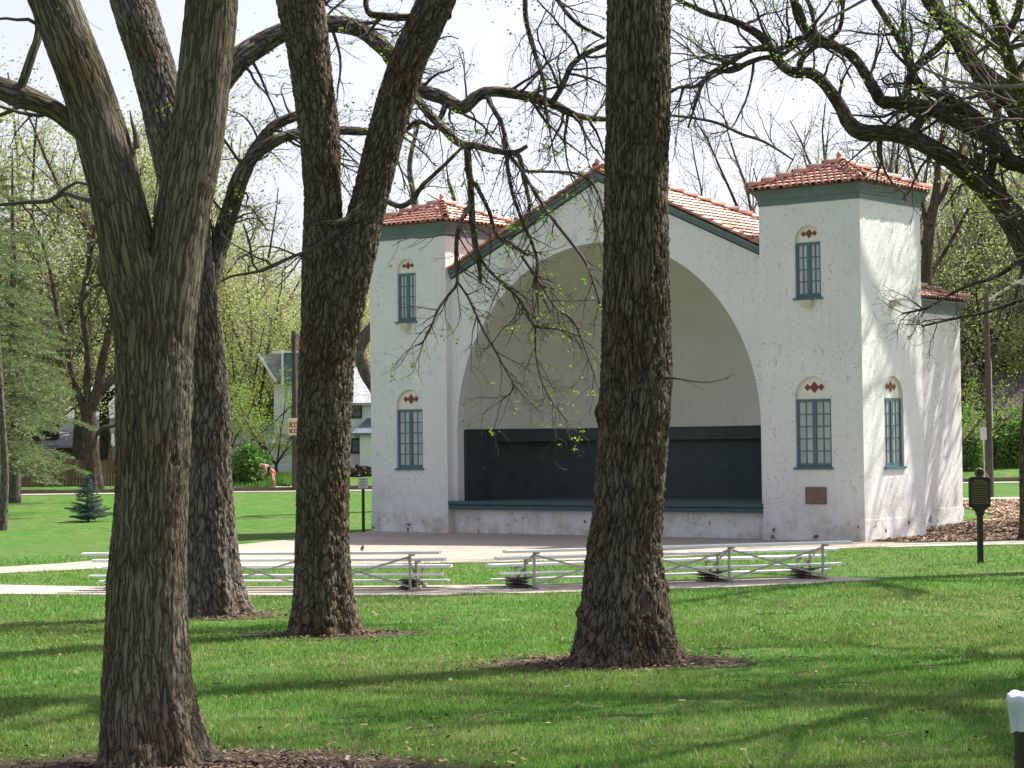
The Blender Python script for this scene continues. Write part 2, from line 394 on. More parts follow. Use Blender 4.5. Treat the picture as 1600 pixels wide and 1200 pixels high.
M['siding'] = simple('white_siding', (.74, .74, .73), .7, 0, .05, 2)
M['shingle'] = simple('grey_shingle', (.30, .31, .33), .9, 0, .35, 3)
M['shingle_blue'] = simple('slate_blue_shingle', (.13, .15, .19), .9, 0, .3, 3)
M['shingle_brown'] = simple('brown_shingle', (.10, .078, .07), .9, 0, .3, 3)
M['trim_dark'] = simple('dark_trim', (.03, .028, .03), .6)
M['far_glass'] = simple('house_glass', (.10, .13, .14), .15, 0, .3, 2, 0, .6)
M['brick'] = simple('tan_brick', (.36, .22, .15), .9, 0, .25, 9)
M['red_wall'] = simple('red_brown_wall', (.35, .11, .06), .8)
M['fence'] = simple('brown_fence_board', (.17, .11, .065), .9, 0, .35, 2)
M['stone'] = simple('edging_stone', (.45, .38, .29), .9, 0, .3, 5)

# ================================================================== GROUND
def grid_sheet(name, xs, ys, m, off=0.0, mask=None):
    X, Y = np.meshgrid(xs, ys); Z = hgt(X, Y)+off
    V = np.stack([X.ravel(), Y.ravel(), Z.ravel()], 1); nx = len(xs); ny = len(ys)
    i = np.arange(nx*ny).reshape(ny, nx)
    Q = np.stack([i[:-1, :-1].ravel(), i[:-1, 1:].ravel(), i[1:, 1:].ravel(), i[1:, :-1].ravel()], 1)
    return link(name, mesh_np(name, V, Q), m)
xs = np.unique(np.concatenate([np.linspace(-1600, -60, 16), np.linspace(-60, 60, 121), np.linspace(60, 1600, 16)]))
ys = np.unique(np.concatenate([np.linspace(-60, 10, 8), np.linspace(10, 130, 121), np.linspace(130, 450, 40), np.linspace(450, 2500, 10)]))
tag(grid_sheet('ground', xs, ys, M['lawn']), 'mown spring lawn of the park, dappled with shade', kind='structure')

def densify(poly, step=.7):
    out = []
    for i in range(len(poly)):
        a = poly[i]; b = poly[(i+1) % len(poly)]; n = max(1, int(math.dist(a, b)/step))
        for k in range(n): out.append((a[0]+(b[0]-a[0])*k/n, a[1]+(b[1]-a[1])*k/n))
    return out
def sheet(name, poly, m, off, wob=0.0, thick=.1, conform=False, seed=1, nsub=0):
    """flat slab following a plan outline, its sides going down into the ground"""
    p = densify(poly, .35) if wob else densify(poly, 1.5)
    if wob:
        a = np.array(p)
        dx = pn(a[:, 0]*2.1, a[:, 1]*2.1, seed*3.3)*wob; dy = pn(a[:, 0]*2.1+9, a[:, 1]*2.1, seed*3.3)*wob
        p = list(zip(a[:, 0]+dx, a[:, 1]+dy))
    bm = bmesh.new()
    vs = [bm.verts.new((x, y, 0)) for x, y in p]
    es = [bm.edges.new((vs[i], vs[(i+1) % len(vs)])) for i in range(len(vs))]
    bmesh.ops.triangle_fill(bm, use_beauty=True, use_dissolve=False, edges=es)
    if nsub: bmesh.ops.subdivide_edges(bm, edges=bm.edges[:], cuts=nsub, use_grid_fill=True)
    bnd = [e for e in bm.edges if e.is_boundary]
    for v in bm.verts: v.co.z = hg(v.co.x, v.co.y)+off
    r = bmesh.ops.extrude_edge_only(bm, edges=bnd)
    for g in r['geom']:
        if isinstance(g, bmesh.types.BMVert): g.co.z -= thick
    bmesh.ops.recalc_face_normals(bm, faces=bm.faces)
    me = bpy.data.meshes.new(name); bm.to_mesh(me); bm.free()
    if sum(p_.normal.z for p_ in me.polygons) < 0: me.flip_normals()
    return link(name, me, m)

TH = math.atan2(F, 4274.0)
LV = Vector((-math.cos(TH), math.sin(TH), 0)); DV = Vector((math.sin(TH), math.cos(TH), 0))
CORNER = Vector((9.1, 55.4, 0))
def bpt(u, d, z=0): return CORNER+LV*u+DV*d+Vector((0, 0, z))
def P2(v): return (v.x, v.y)

plaza = [P2(bpt(-.6, .4)), (10.3, 54.5), (8.65, 52.4), (6.3, 51.3), (4, 49.8), (2, 48.7), (-.9, 48.0), (-4, 47.9), (-6.4, 48.2), (-9.2, 47.6), (-11.5, 45.9), (-14, 44.2), (-18, 42), (-18, 44.5),
         (-14, 47.2), (-12, 48.3), (-10.6, 49.8), (-9.2, 52.5), (-7.6, 57.9), (-6.3, 61.2), P2(bpt(17.3, .3))]
plaza_o = sheet('plaza', plaza, M['concrete'], .012, thick=.2)
tag(plaza_o, 'pale concrete plaza fanning out in front of the stage', kind='structure')
walk_r = [(8.5, 52.3), (10.2, 54.35), (14, 54.9), (22, 56.2), (40, 60), (40, 58.6), (22, 54.6), (14, 53.2), (11, 52.7)]
tag(sheet('sidewalk', walk_r, M['concrete_pad'], .02, thick=.2), 'narrow concrete walk leading right from the plaza', kind='structure')
padL = [(-19, 41.0), (-11.2, 39.9), (-4.5, 38.3), (-1.2, 37.75), (-.9, 38.1), (0.35, 38.0), (3.9, 38.9), (7.0, 40.5), (5.9, 41.9), (3.0, 41.0), (.2, 40.3), (-1.0, 40.4), (-4.5, 40.6), (-8, 41.2), (-10.4, 42.3), (-13, 43.0), (-19, 43.3)]
pad_o = sheet('bleacher_pad', padL, M['concrete_pad'], .02, thick=.2)
tag(pad_o, 'strip of pale concrete under the bleachers', kind='structure')
mul = [P2(bpt(-.05, .3)), (10.0, 54.6), (14, 55.2), (22, 56.6), (30, 58), (30, 73.5), (20, 74.2), (14.5, 74.6), P2(bpt(1.9, 12)), P2(bpt(1.9, 3.3)), P2(bpt(.1, 3.3))]
tag(sheet('mulch_bed', mul, M['mulch'], .03, thick=.3, nsub=3), 'brown wood-chip mulch bed beside the bandshell', kind='structure')
tag(sheet('path', [(13, 74.7), (20, 74.4), (40, 73.5), (40, 74.9), (20, 75.9), (13, 76.1)], M['concrete_pad'], .045, thick=.3, nsub=1), 'thin concrete path behind the mulch bed', kind='structure')
tag(sheet('street_sidewalk', [(-60, 95.2), (40, 95.2), (40, 97.1), (-60, 97.1)], M['concrete_pad'], .03, thick=.3, nsub=1), 'pale sidewalk at the far edge of the lawn', kind='structure')
sd = MB(); 
for i in range(40):
    x0 = -60+i*2.45; sd.box(x0, x0+2.43, 97.5, 97.72, .3, .80+.02*math.sin(i*3.1))
tag(sd.build('kerb', M['curb']), 'brown stone kerb along the far street', kind='structure')

# bare soil round the foreground trees
def blob(cx, cy, rx, ry, n=26, seed=0):
    r = random.Random(seed)
    return [(cx+rx*math.cos(2*math.pi*i/n)*(1+r.uniform(-.2, .2)), cy+ry*math.sin(2*math.pi*i/n)*(1+r.uniform(-.2, .2))) for i in range(n)]
T1B = gr(238, 1196); T2B = gr(334, 962); T3B = gr(503, 992); T4B = gr(975, 1036)
SOIL = [(T1B.x+.5, T1B.y-.35, 2.2, 1.15, 'T1'), (T2B.x+.15, T2B.y-.1, .95, .8, 'T2'), (T3B.x+.15, T3B.y-.1, 1.3, .75, 'T3'), (T4B.x-.1, T4B.y-.05, 1.65, 1.0, 'T4')]
for i, (cx, cy, rx, ry, nm) in enumerate(SOIL):
    tag(sheet('bare_soil', blob(cx, cy, rx, ry, 26, i), M['soil'], .012+.001*i, wob=.18, thick=.08, seed=i), kind='structure')

# ---- grass blades
def inpoly(px, py, poly):
    ins = np.zeros(len(px), bool); n = len(poly)
    for i in range(n):
        x0, y0 = poly[i]; x1, y1 = poly[(i+1) % n]
        if y0 == y1: continue
        c = ((y0 > py) != (y1 > py)) & (px < (x1-x0)*(py-y0)/(y1-y0)+x0)
        ins ^= c
    return ins
def blades():
    R = np.random.RandomState(3)
    out = []
    for (y0, y1, dens) in ((16.5, 20, 2600), (20, 25, 1900), (25, 32, 1250), (32, 41, 560), (41, 53, 190)):
        half = 800/F*y1+1.2
        n = int(2*half*(y1-y0)*dens)
        x = R.uniform(-half, half, n); y = R.uniform(y0, y1, n)
        k = np.abs(x) < 800/F*y+.8
        x = x[k]; y = y[k]
        # thinner where the turf is worn
        w = pn(x*.7, y*.7, 1.5)+.5*pn(x*2.3, y*2.3, 4.4)
        k = R.uniform(size=len(x)) < np.clip(1.1+w*1.1, .25, 1)
        x = x[k]; y = y[k]
        for pl in (plaza, padL, walk_r, mul):
            k = ~inpoly(x, y, pl); x = x[k]; y = y[k]
        for (cx, cy, rx, ry, nm) in SOIL:
            d = np.hypot((x-cx)/rx, (y-cy)/ry)+.22*pn(x*2, y*2, .5)
            k = R.uniform(size=len(x)) < sm(.7, 1.15, d); x = x[k]; y = y[k]
        out.append(np.stack([x, y], 1))
    p = np.concatenate(out); n = len(p)
    sc = np.clip(p[:, 1]/24, .9, 1.9)
    h = R.uniform(.03, .075, n)*np.clip(1+.5*pn(p[:, 0]*1.3, p[:, 1]*1.3, 9), .6, 1.5); w = R.uniform(.0035, .0065, n)*sc
    a = R.uniform(0, 2*np.pi, n); l = R.uniform(0.1, .9, n)*h; b = R.uniform(0, 2*np.pi, n)
    z0 = np.zeros(n)-.005
    A = np.stack([p[:, 0]-np.cos(a)*w, p[:, 1]-np.sin(a)*w, z0], 1); B = np.stack([p[:, 0]+np.cos(a)*w, p[:, 1]+np.sin(a)*w, z0], 1)
    Cc = np.stack([p[:, 0]+np.cos(b)*l, p[:, 1]+np.sin(b)*l, z0+h], 1)
    V = np.stack([A, B, Cc], 1).reshape(-1, 3)
    return mesh_np('grass', V, np.arange(3*n).reshape(-1, 3), smooth=False)
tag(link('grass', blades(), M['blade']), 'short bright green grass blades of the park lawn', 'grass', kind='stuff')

def chips(name, m, pts, s0, s1, seed, label, cat):
    R = np.random.RandomState(seed); n = len(pts)
    a = R.uniform(0, 6.28, n); s = R.uniform(s0, s1, n); w = s*R.uniform(.2, .5, n); tl = R.uniform(-.5, .5, n)
    z = hgt(pts[:, 0], pts[:, 1])+.045
    ax = np.stack([np.cos(a), np.sin(a), tl], 1)*s[:, None]; bx = np.stack([-np.sin(a), np.cos(a), R.uniform(-.4, .4, n)], 1)*w[:, None]
    c = np.stack([pts[:, 0], pts[:, 1], z], 1)
    V = np.stack([c-ax-bx, c+ax-bx*.7, c+ax*.9+bx, c-ax+bx], 1).reshape(-1, 3)
    tag(link(name, mesh_np(name, V, np.arange(4*n).reshape(-1, 4), smooth=False), m), label, cat, kind='stuff')
R = np.random.RandomState(5)
p = np.stack([R.uniform(8.5, 21, 26000), R.uniform(53.5, 75, 26000)], 1)
p = p[inpoly(p[:, 0], p[:, 1], mul)]
p = p[np.abs(p[:, 0]) < 800/F*p[:, 1]+1]
chips('wood_chips', M['chip'], p, .03, .09, 6, 'loose wood chips covering the bed beside the bandshell', 'wood chips')
pp = []
for (cx, cy, rx, ry, nm) in SOIL:
    n = int(rx*ry*1500); a = R.uniform(0, 6.28, n); r = np.abs(R.normal(0, .55, n))
    pp.append(np.stack([cx+np.cos(a)*r*rx*1.1, cy+np.sin(a)*r*ry*1.1], 1))
n = 2200; yy = R.uniform(17, 36, n); xx = R.uniform(-1, 1, n)*(800/F*yy+.5); pp.append(np.stack([xx, yy], 1))
pp = np.concatenate(pp)
for pl in (plaza, padL): pp = pp[~inpoly(pp[:, 0], pp[:, 1], pl)]
chips('leaf_litter', M['litter'], pp, .012, .04, 7, 'dead leaves and twig bits strewn round the tree bases', 'leaf litter')

def fallen_twigs():
    rg = random.Random(31); b = MB()
    for i in range(70):
        y = rg.uniform(17.5, 36); x = rg.uniform(-1, 1)*(800/F*y); a = rg.uniform(0, 6.28); L = rg.uniform(.15, .6); k = rg.uniform(-.4, .4)
        p0 = (x, y, .03); p1 = (x+math.cos(a)*L*.5, y+math.sin(a)*L*.5, .055); p2 = (x+math.cos(a+k)*L, y+math.sin(a+k)*L, .03)
        b.tube([p0, p1, p2], [.006, .005, .003], 4)
    tag(b.build('fallen_twigs', M['litter']), 'thin fallen twigs lying scattered in the grass', 'twigs', kind='stuff')

# ================================================================== BANDSHELL
U0 = 8.54
shell = thing('bandshell', 'white stucco bandshell with arched stage, twin square towers and red clay tile roofs', 'bandshell',
              tuple(bpt(U0, 0)), -math.atan2(DV.x, DV.y))
# local frame: x right along the facade, y into the building, z up
ZF = 8.94                                    # underside of the tower frieze
def walls_with_holes(name, W_, H_, holes, m, parent, mat4, depth=.11, z0=-.25):
    """flat wall W x H in x,z (facing -y) with arched holes and their reveals"""
    bm = bmesh.new(); es = []
    def loop(pts):
        vs = [bm.verts.new((x, 0, z)) for x, z in pts]
        ee = [bm.edges.new((vs[i], vs[(i+1) % len(vs)])) for i in range(len(vs))]
        return ee
    es += loop([(0, z0), (W_, z0), (W_, H_), (0, H_)])
    he = []
    for h in holes: e = loop(h); es += e; he.append(e)
    bmesh.ops.triangle_fill(bm, use_beauty=True, use_dissolve=False, edges=es)
    for e in he:
        r = bmesh.ops.extrude_edge_only(bm, edges=e)
        vs = [g for g in r['geom'] if isinstance(g, bmesh.types.BMVert)]
        for v in vs: v.co.y = depth
    bmesh.ops.recalc_face_normals(bm, faces=bm.faces)
    fr = [f for f in bm.faces if abs(f.normal.y) > .9 and abs(f.calc_center_median().y) < .001]
    if fr and fr[0].normal.y > 0: bmesh.ops.reverse_faces(bm, faces=bm.faces[:])
    bmesh.ops.transform(bm, matrix=mat4, verts=bm.verts[:])
    me = bpy.data.meshes.new(name); bm.to_mesh(me); bm.free()
    return link(name, me, m, parent)
def arch_loop(cx, w, z0, zs, ztop):
    """opening w wide, sill z0, window head zs, crown ztop"""
    hw = w/2; rise = ztop-zs
    pts = [(cx-hw, z0), (cx+hw, z0)]
    yb = ztop-hw if rise > hw else zs
    rr = ztop-yb
    for i in range(15):
        a = math.pi*i/14; pts.append((cx+hw*math.cos(a), yb+rr*math.sin(a)))
    return pts
def window(parent, mat4, cx, w, z0, z1, ztop, cols, rows, label=None, back=.11):
    root = thing('window', None, None); root.parent = parent; root.matrix_local = mat4
    if label: root['label'] = label
    hw = w/2; y = back
    # cream tympanum with raised rim
    yb = max(z1, ztop-hw); rr = ztop-yb
    nb = MB(); poly = [(cx-hw, z1), (cx+hw, z1)]+[(cx+hw*math.cos(math.pi*i/14), yb+rr*math.sin(math.pi*i/14)) for i in range(15)]
    nb.prism(poly, y-.015, y+.04); nb.build('tympanum', M['niche'], root)
    zc = z1+(ztop-z1)*.52
    for k, s in ((0, 1.0), (-1, .62), (1, .62)):
        q = min(.145, w*.15)*s; d = MB(); x = cx+k*min(.205, w*.215)
        d.prism([(x-q, zc), (x, zc-q*1.05), (x+q, zc), (x, zc+q*1.05)], y-.03, y-.012); d.build('diamond_tile', M['diamond'], root)
    f = MB(); fw = .075; y0, y1 = y-.045, y+.01
    f.box(cx-hw+.005, cx-hw+fw, y0, y1, z0+.01, z1-.005); f.box(cx+hw-fw, cx+hw-.005, y0, y1, z0+.01, z1-.005)
    f.box(cx-hw+fw, cx+hw-fw, y0, y1, z1-fw, z1-.005); f.box(cx-hw+fw, cx+hw-fw, y0, y1, z0+.01, z0+fw+.04)
    f.box(cx-.055, cx+.055, y0-.01, y1, z0+fw+.04, z1-fw)
    xs_ = []
    for a, b in ((cx-hw+fw, cx-.055), (cx+.055, cx+hw-fw)):
        n = cols//2; st = (b-a)/n
        for i in range(n): xs_.append((a+i*st, a+(i+1)*st))
        for i in range(1, n): f.box(a+i*st-.015, a+i*st+.015, y0+.015, y1, z0+fw+.04, z1-fw)
    za, zb = z0+fw+.04, z1-fw; sz = (zb-za)/rows
    for j in range(1, rows):
        for a, b in xs_: f.box(a+.0151, b-.0151, y0+.017, y1, za+j*sz-.015, za+j*sz+.015)
    f.build('frame', M['teal_win'], root)
    si = MB(); si.box(cx-hw-.05, cx+hw+.05, -.05, y+.02, z0-.05, z0+.008); si.build('sill', M['teal_win'], root)
    pm = None
    for (a, b) in xs_:
        for j in range(rows):
            if pm is None:
                q = MB(); q.box(-(b-a)/2, (b-a)/2, 0, .006, -sz/2, sz/2); pm = q.mesh('pane'); pm.materials.append(M['pane'])
            o = link('pane', pm, None, root)
            o.location = ((a+b)/2, y-.012, za+(j+.5)*sz)
            o.rotation_euler = (random.uniform(-.006, .006), 0, random.uniform(-.006, .006))
    return root

def ztile_mesh():
    n = 6; w = .098; Lt = .42; V = []; Fs = []
    for yy, ww, lift in ((0, w, .018), (Lt, w*.82, 0)):
        for th in (1.0, .80):
            for i in range(n+1):
                a = math.pi*i/n; V.append((-math.cos(a)*ww*th, yy, math.sin(a)*ww*.85*th+lift))
    q = n+1
    for i in range(n):
        Fs.append((i, i+1, 2*q+i+1, 2*q+i))           # outer
        Fs.append((i, q+i, q+i+1, i+1))               # front lip
    me = bpy.data.meshes.new('roof_tile'); me.from_pydata(V, [], Fs); shade(me); me.update()
    me.materials.append(M['tile']); return me
TILE = ztile_mesh()
def hiptile_mesh():
    n = 7; w = .13; Lt = .5; V = []; Fs = []
    for yy, ww, lift in ((0, w, .03), (Lt, w*.8, 0)):
        for th in (1.0, .82):
            for i in range(n+1):
                a = math.pi*i/n; V.append((-math.cos(a)*ww*th, yy, math.sin(a)*ww*1.0*th+lift))
    q = n+1
    for i in range(n):
        Fs.append((i, i+1, 2*q+i+1, 2*q+i)); Fs.append((i, q+i, q+i+1, i+1))
    me = bpy.data.meshes.new('hip_tile'); me.from_pydata(V, [], Fs); shade(me); me.update()
    me.materials.append(M['tile']); return me
HIPT = hiptile_mesh()
TV = np.array([tuple(v.co) for v in TILE.vertices]); TF = [tuple(p_.vertices) for p_ in TILE.polygons]
rt = random.Random(11)
def frame_mat(o, x, y, z):
    return Matrix(((x.x, y.x, z.x, o.x), (x.y, y.y, z.y, o.y), (x.z, y.z, z.z, o.z), (0, 0, 0, 1)))
def tile_slope(parent, A, B, top0, top1, single, name='roof_tile', step=.195, course=.34):
    """tiles on the quad/triangle A,B (eave, left to right seen from outside) up to top0 (above A), top1 (above B)"""
    A, B, top0, top1 = map(Vector, (A, B, top0, top1))
    ex = (B-A).normalized(); nrm = ex.cross((top0+top1)/2-(A+B)/2).normalized(); uy = nrm.cross(ex).normalized()
    Lh = max((top0-A).dot(uy), (top1-A).dot(uy)); W_ = (B-A).length
    rows = int(Lh/course)+1; mats = []
    for r in range(rows):
        s = r*course
        fa = s/max(1e-6, (top0-A).dot(uy)); fb = s/max(1e-6, (top1-A).dot(uy))
        x0 = (top0-A).dot(ex)*fa; x1 = W_+(top1-B).dot(ex)*fb
        if fa > 1: x0 = 1e9
        i0 = math.ceil((x0+.03)/step-.5); i1 = math.floor((x1-.03)/step-.5)
        for i in range(int(i0), int(i1)+1):
            x = (i+.5)*step
            if x < x0 or x > x1: continue
            o = A+ex*(x+rt.uniform(-.008, .008))+uy*(s-.05+rt.uniform(-.012, .012))+nrm*(.005+.0*rt.random())
            yy = (uy+ex*rt.uniform(-.02, .02)+nrm*(-.045)).normalized(); xx = ex; zz = xx.cross(yy).normalized(); xx = yy.cross(zz)
            mats.append(frame_mat(o, xx, yy, zz))
    if single:
        for m4 in mats:
            t_ = bpy.data.objects.new(name, TILE); COL.objects.link(t_); t_.parent = parent; t_.matrix_local = m4
    else:
        Vs = []; Fs = []; k = len(TV)
        for j, m4 in enumerate(mats):
            mm = np.array(m4); Vs.append(TV@mm[:3, :3].T+mm[:3, 3]); Fs.append(np.array(TF)+j*k)
        me = mesh_np('tile_field', np.concatenate(Vs), np.concatenate(Fs))
        o = link('tile_field', me, M['tile'], parent); o['kind'] = 'stuff'
    return len(mats)
def hip_line(parent, a, b, single=True, step=.42):
    a = Vector(a); b = Vector(b); d = (b-a); n = max(1, int(d.length/step)); y = d.normalized()
    x = y.cross(Vector((0, 0, 1))).normalized(); z = x.cross(y)
    for i in range(n):
        t_ = bpy.data.objects.new('hip_tile', HIPT); COL.objects.link(t_); t_.parent = parent
        yy = (y-z*.05).normalized(); zz = x.cross(yy)
        t_.matrix_local = frame_mat(a+d*(i/n)+z*.03, x, yy, zz)
def finial(parent, c, s=1.0):
    f = MB(); prof = [(.17, -.05), (.16, .05), (.10, .10), (.075, .16), (.10, .22), (.085, .28), (.03, .36), (.0, .38)]
    n = 12; vs = []; fs = []
    for r_, z_ in prof:
        for i in range(n): a = 2*math.pi*i/n; vs.append((c[0]+r_*s*math.cos(a), c[1]+r_*s*math.sin(a), c[2]+z_*s))
    for k in range(len(prof)-1):
        for i in range(n): fs.append([k*n+i, k*n+(i+1) % n, (k+1)*n+(i+1) % n, (k+1)*n+i])
    f.add(vs, fs); f.build('finial', M['tile'], parent, smooth=True)
def cornice(parent, x0, x1, y0, y1, zb, name='frieze', prof=None):
    prof = prof or [(.02, 0), (.02, .15), (.045, .155), (.045, .19), (.065, .24), (.10, .30), (.15, .345), (.155, .36), (.17, .36), (.17, .41), (.10, .41)]
    vs = []; fs = []
    for o_, z_ in prof:
        vs += [(x0-o_, y0-o_, zb+z_), (x1+o_, y0-o_, zb+z_), (x1+o_, y1+o_, zb+z_), (x0-o_, y1+o_, zb+z_)]
    for k in range(len(prof)-1):
        for i in range(4): fs.append([k*4+i, k*4+(i+1) % 4, (k+1)*4+(i+1) % 4, (k+1)*4+i])
    fs.append([0, 3, 2, 1]); fs.append([len(vs)-4+i for i in range(4)])
    m = MB(); m.add(vs, fs); return m.build(name, M['teal'], parent)

def tower(x0, x1, y0, y1, fronts, sides, label):
    tw = thing('tower', None, None); tw.parent = shell; tw['label'] = label
    I = Matrix.Identity(4)
    mf = Matrix.Translation((x0, y0, 0)); ms = Matrix.Translation((x1, y0, 0)) @ Matrix.Rotation(math.pi/2, 4, 'Z')
    mb_ = Matrix.Translation((x1, y1, 0)) @ Matrix.Rotation(math.pi, 4, 'Z'); ml = Matrix.Translation((x0, y1, 0)) @ Matrix.Rotation(-math.pi/2, 4, 'Z')
    H_ = ZF+.2
    walls_with_holes('front_wall', x1-x0, H_, [arch_loop(w[0], w[1], w[2], w[3], w[4]) for w in fronts], M['stucco'], tw, mf)
    walls_with_holes('side_wall', y1-y0, H_, [arch_loop(w[0], w[1], w[2], w[3], w[4]) for w in sides], M['stucco'], tw, ms)
    walls_with_holes('side_wall', y1-y0, H_, [], M['stucco'], tw, ml)
    walls_with_holes('back_wall', x1-x0, H_, [], M['stucco'], tw, mb_)
    cornice(tw, x0, x1, y0, y1, ZF)
    # roof
    rf = thing('tower_roof', None, None); rf.parent = shell
    o_ = .21; ze = ZF+.43; cx, cy = (x0+x1)/2, (y0+y1)/2; zp = ze+.72
    a = [(x0-o_, y0-o_, ze), (x1+o_, y0-o_, ze), (x1+o_, y1+o_, ze), (x0-o_, y1+o_, ze)]; ap = (cx, cy, zp)
    m = MB(); m.add([(p[0], p[1], p[2]-.03) for p in a]+[(p[0], p[1], p[2]) for p in a]+[(cx, cy, zp-.02)],
                    [(3, 2, 1, 0), (0, 1, 5, 4), (1, 2, 6, 5), (2, 3, 7, 6), (3, 0, 4, 7), (4, 5, 8), (5, 6, 8), (6, 7, 8), (7, 4, 8)])
    m.build('roof_bed', M['tile_under'], rf)
    n1 = tile_slope(rf, a[0], a[1], ap, ap, True); n2 = tile_slope(rf, a[1], a[2], ap, ap, True)
    tile_slope(rf, a[2], a[3], ap, ap, False); tile_slope(rf, a[3], a[0], ap, ap, False)
    for q in a: hip_line(rf, (q[0], q[1], q[2]+.05), (cx, cy, zp+.08))
    finial(rf, (cx, cy, zp+.1), .8)
    return tw, mf, ms, n1+n2
HB = 5.49
FW = .25
# window tuples: centre along wall, width, sill, head, crown
RF = [(1.57, 1.08, 1.93, 3.74, 4.34), (1.48, .78, 6.42, 7.90, 8.34)]
RS = [(1.69, 1.08, 1.92, 3.75, 4.34)]
LF = [(1.56, 1.05, 1.94, 3.74, 4.34), (1.50, .75, 6.42, 7.90, 8.34)]
towR, mfR, msR, nr = tower(HB, U0, 0, 3.38, RF, RS, 'right tower, nearer to the camera')
towL, mfL, msL, nl = tower(-U0, -HB, 0, 3.38, LF, [], 'left tower, its inner side bright in the sun')
window(shell, mfR, *RF[0], 4, 5); window(shell, mfR, *RF[1], 4, 4); window(shell, msR, *RS[0], 4, 5)
window(shell, mfL, *LF[0], 4, 5); window(shell, mfL, *LF[1], 4, 4)
# plinth line on the towers
for x0, x1 in ((HB, U0), (-U0, -HB)):
    b_ = MB(); b_.box(x0-.012, x1+.018, -.018, 3.39, -.2, .56); 
    b_.build('plinth', M['stucco'], towR if x0 > 0 else towL)
def wallbox(parent, m4, x, z, w=.27, h=.17):
    m = MB(); m.box(x-w/2, x+w/2, -.17, .0, z-h/2, z+h/2); m.box(x-w/2-.01, x+w/2+.01, -.185, -.171, z-h/2-.01, z+h/2+.01)
    o = m.build('floodlight', M['cream_box'], parent, bevel=.006); o.matrix_local = m4
    g = MB(); g.box(x-.05, x+.05, -.0, .02, z+.0, z+h/2+.05); 
wallbox(shell, mfR, 1.50, 6.26); wallbox(shell, mfL, 1.52, 6.26); wallbox(shell, msR, 1.69, 6.27)
# bronze plaque
pl_ = MB(); pl_.box(1.32, 1.94, -.035, 0, .97, 1.42); plq = pl_.build('plaque', M['bronze'], shell, bevel=.012); plq.matrix_local = mfR
tx = MB(); rr_ = random.Random(4)
for i in range(6):
    z = 1.365-i*.064; x = 1.365
    while x < 1.86:
        w = rr_.uniform(.03, .08); tx.box(x, min(x+w, 1.90), -.043, -.034, z-.026, z); x += w+.022
o = tx.build('raised_lettering', M['bronze_text'], plq); 
fr_ = MB(); fr_.box(1.32, 1.94, -.045, -.034, 1.405, 1.42); fr_.box(1.32, 1.94, -.045, -.034, .97, .985); fr_.box(1.32, 1.335, -.045, -.034, .985, 1.405); fr_.box(1.925, 1.94, -.045, -.034, .985, 1.405)
fr_.build('rim', M['bronze'], plq)

# facade with the great arch
ZS, AR, ZA, ZE = 3.08, 5.3, 10.12, 7.60
ns = 48
pts = [(-HB, 0.72), (-HB, ZE), (0, ZA), (HB, ZE), (HB, .72), (AR, .72), (AR, ZS)]
pts += [(AR*math.cos(math.pi*i/ns), ZS+AR*math.sin(math.pi*i/ns)) for i in range(1, ns)]+[(-AR, ZS), (-AR, .72)]
bm = bmesh.new()
vs = [bm.verts.new((x, FW, z)) for x, z in pts]; es = [bm.edges.new((vs[i], vs[(i+1) % len(vs)])) for i in range(len(vs))]
bmesh.ops.triangle_fill(bm, use_beauty=True, use_dissolve=False, edges=es)
r = bmesh.ops.extrude_face_region(bm, geom=bm.faces[:])
for g in r['geom']:
    if isinstance(g, bmesh.types.BMVert): g.co.y += .3
bmesh.ops.recalc_face_normals(bm, faces=bm.faces)
me = bpy.data.meshes.new('facade_wall'); bm.to_mesh(me); bm.free(); link('facade_wall', me, M['stucco'], shell)
# low wall under the stage
b_ = MB(); b_.box(-HB, HB, FW, 6.2, -.25, .715); b_.build('stage_base', M['stucco'], shell)
# apron: two stepped boards
b_ = MB(); b_.box(-HB+.003, HB-.003, -.02, FW+.02, .86, .965); b_.build('apron_board', M['apron'], shell, bevel=.008)
b_ = MB(); b_.box(-HB+.003, HB-.003, .02, FW+.02, .72, .845); b_.build('apron_board', M['apron'], shell, bevel=.008)
b_ = MB(); b_.box(-HB+.003, HB-.003, .21, 6.1, .716, .955); b_.build('stage_floor', M['stagefloor'], shell)
# apse wall and half dome
def apse():
    Y0 = FW+.302; n = 64; V = []; Fs = []
    for k, z in enumerate((.90, 2.2, ZS)):
        for i in range(n+1):
            a = math.pi*i/n; V.append((-AR*math.cos(a), Y0+AR*math.sin(a), z))
    for k in range(2):
        for i in range(n): a = k*(n+1)+i; Fs.append((a, a+1, a+n+2, a+n+1))
    return mesh_np('wainscot', V, np.array(Fs))
link('wainscot', apse(), M['teal_dark'], shell)
def dome():
    Y0 = FW+.302; n = 64; m_ = 32; V = []; Fs = []
    for j in range(m_+1):
        e = math.pi/2*j/m_
        for i in range(n+1):
            a = math.pi*i/n; V.append((-AR*math.cos(a)*math.cos(e), Y0+AR*math.sin(a)*math.cos(e), ZS+.0+AR*math.sin(e)))
    for j in range(m_):
        for i in range(n): a = j*(n+1)+i; Fs.append((a, a+1, a+n+2, a+n+1))
    return mesh_np('dome', V, np.array(Fs))
link('dome', dome(), M['dome'], shell)
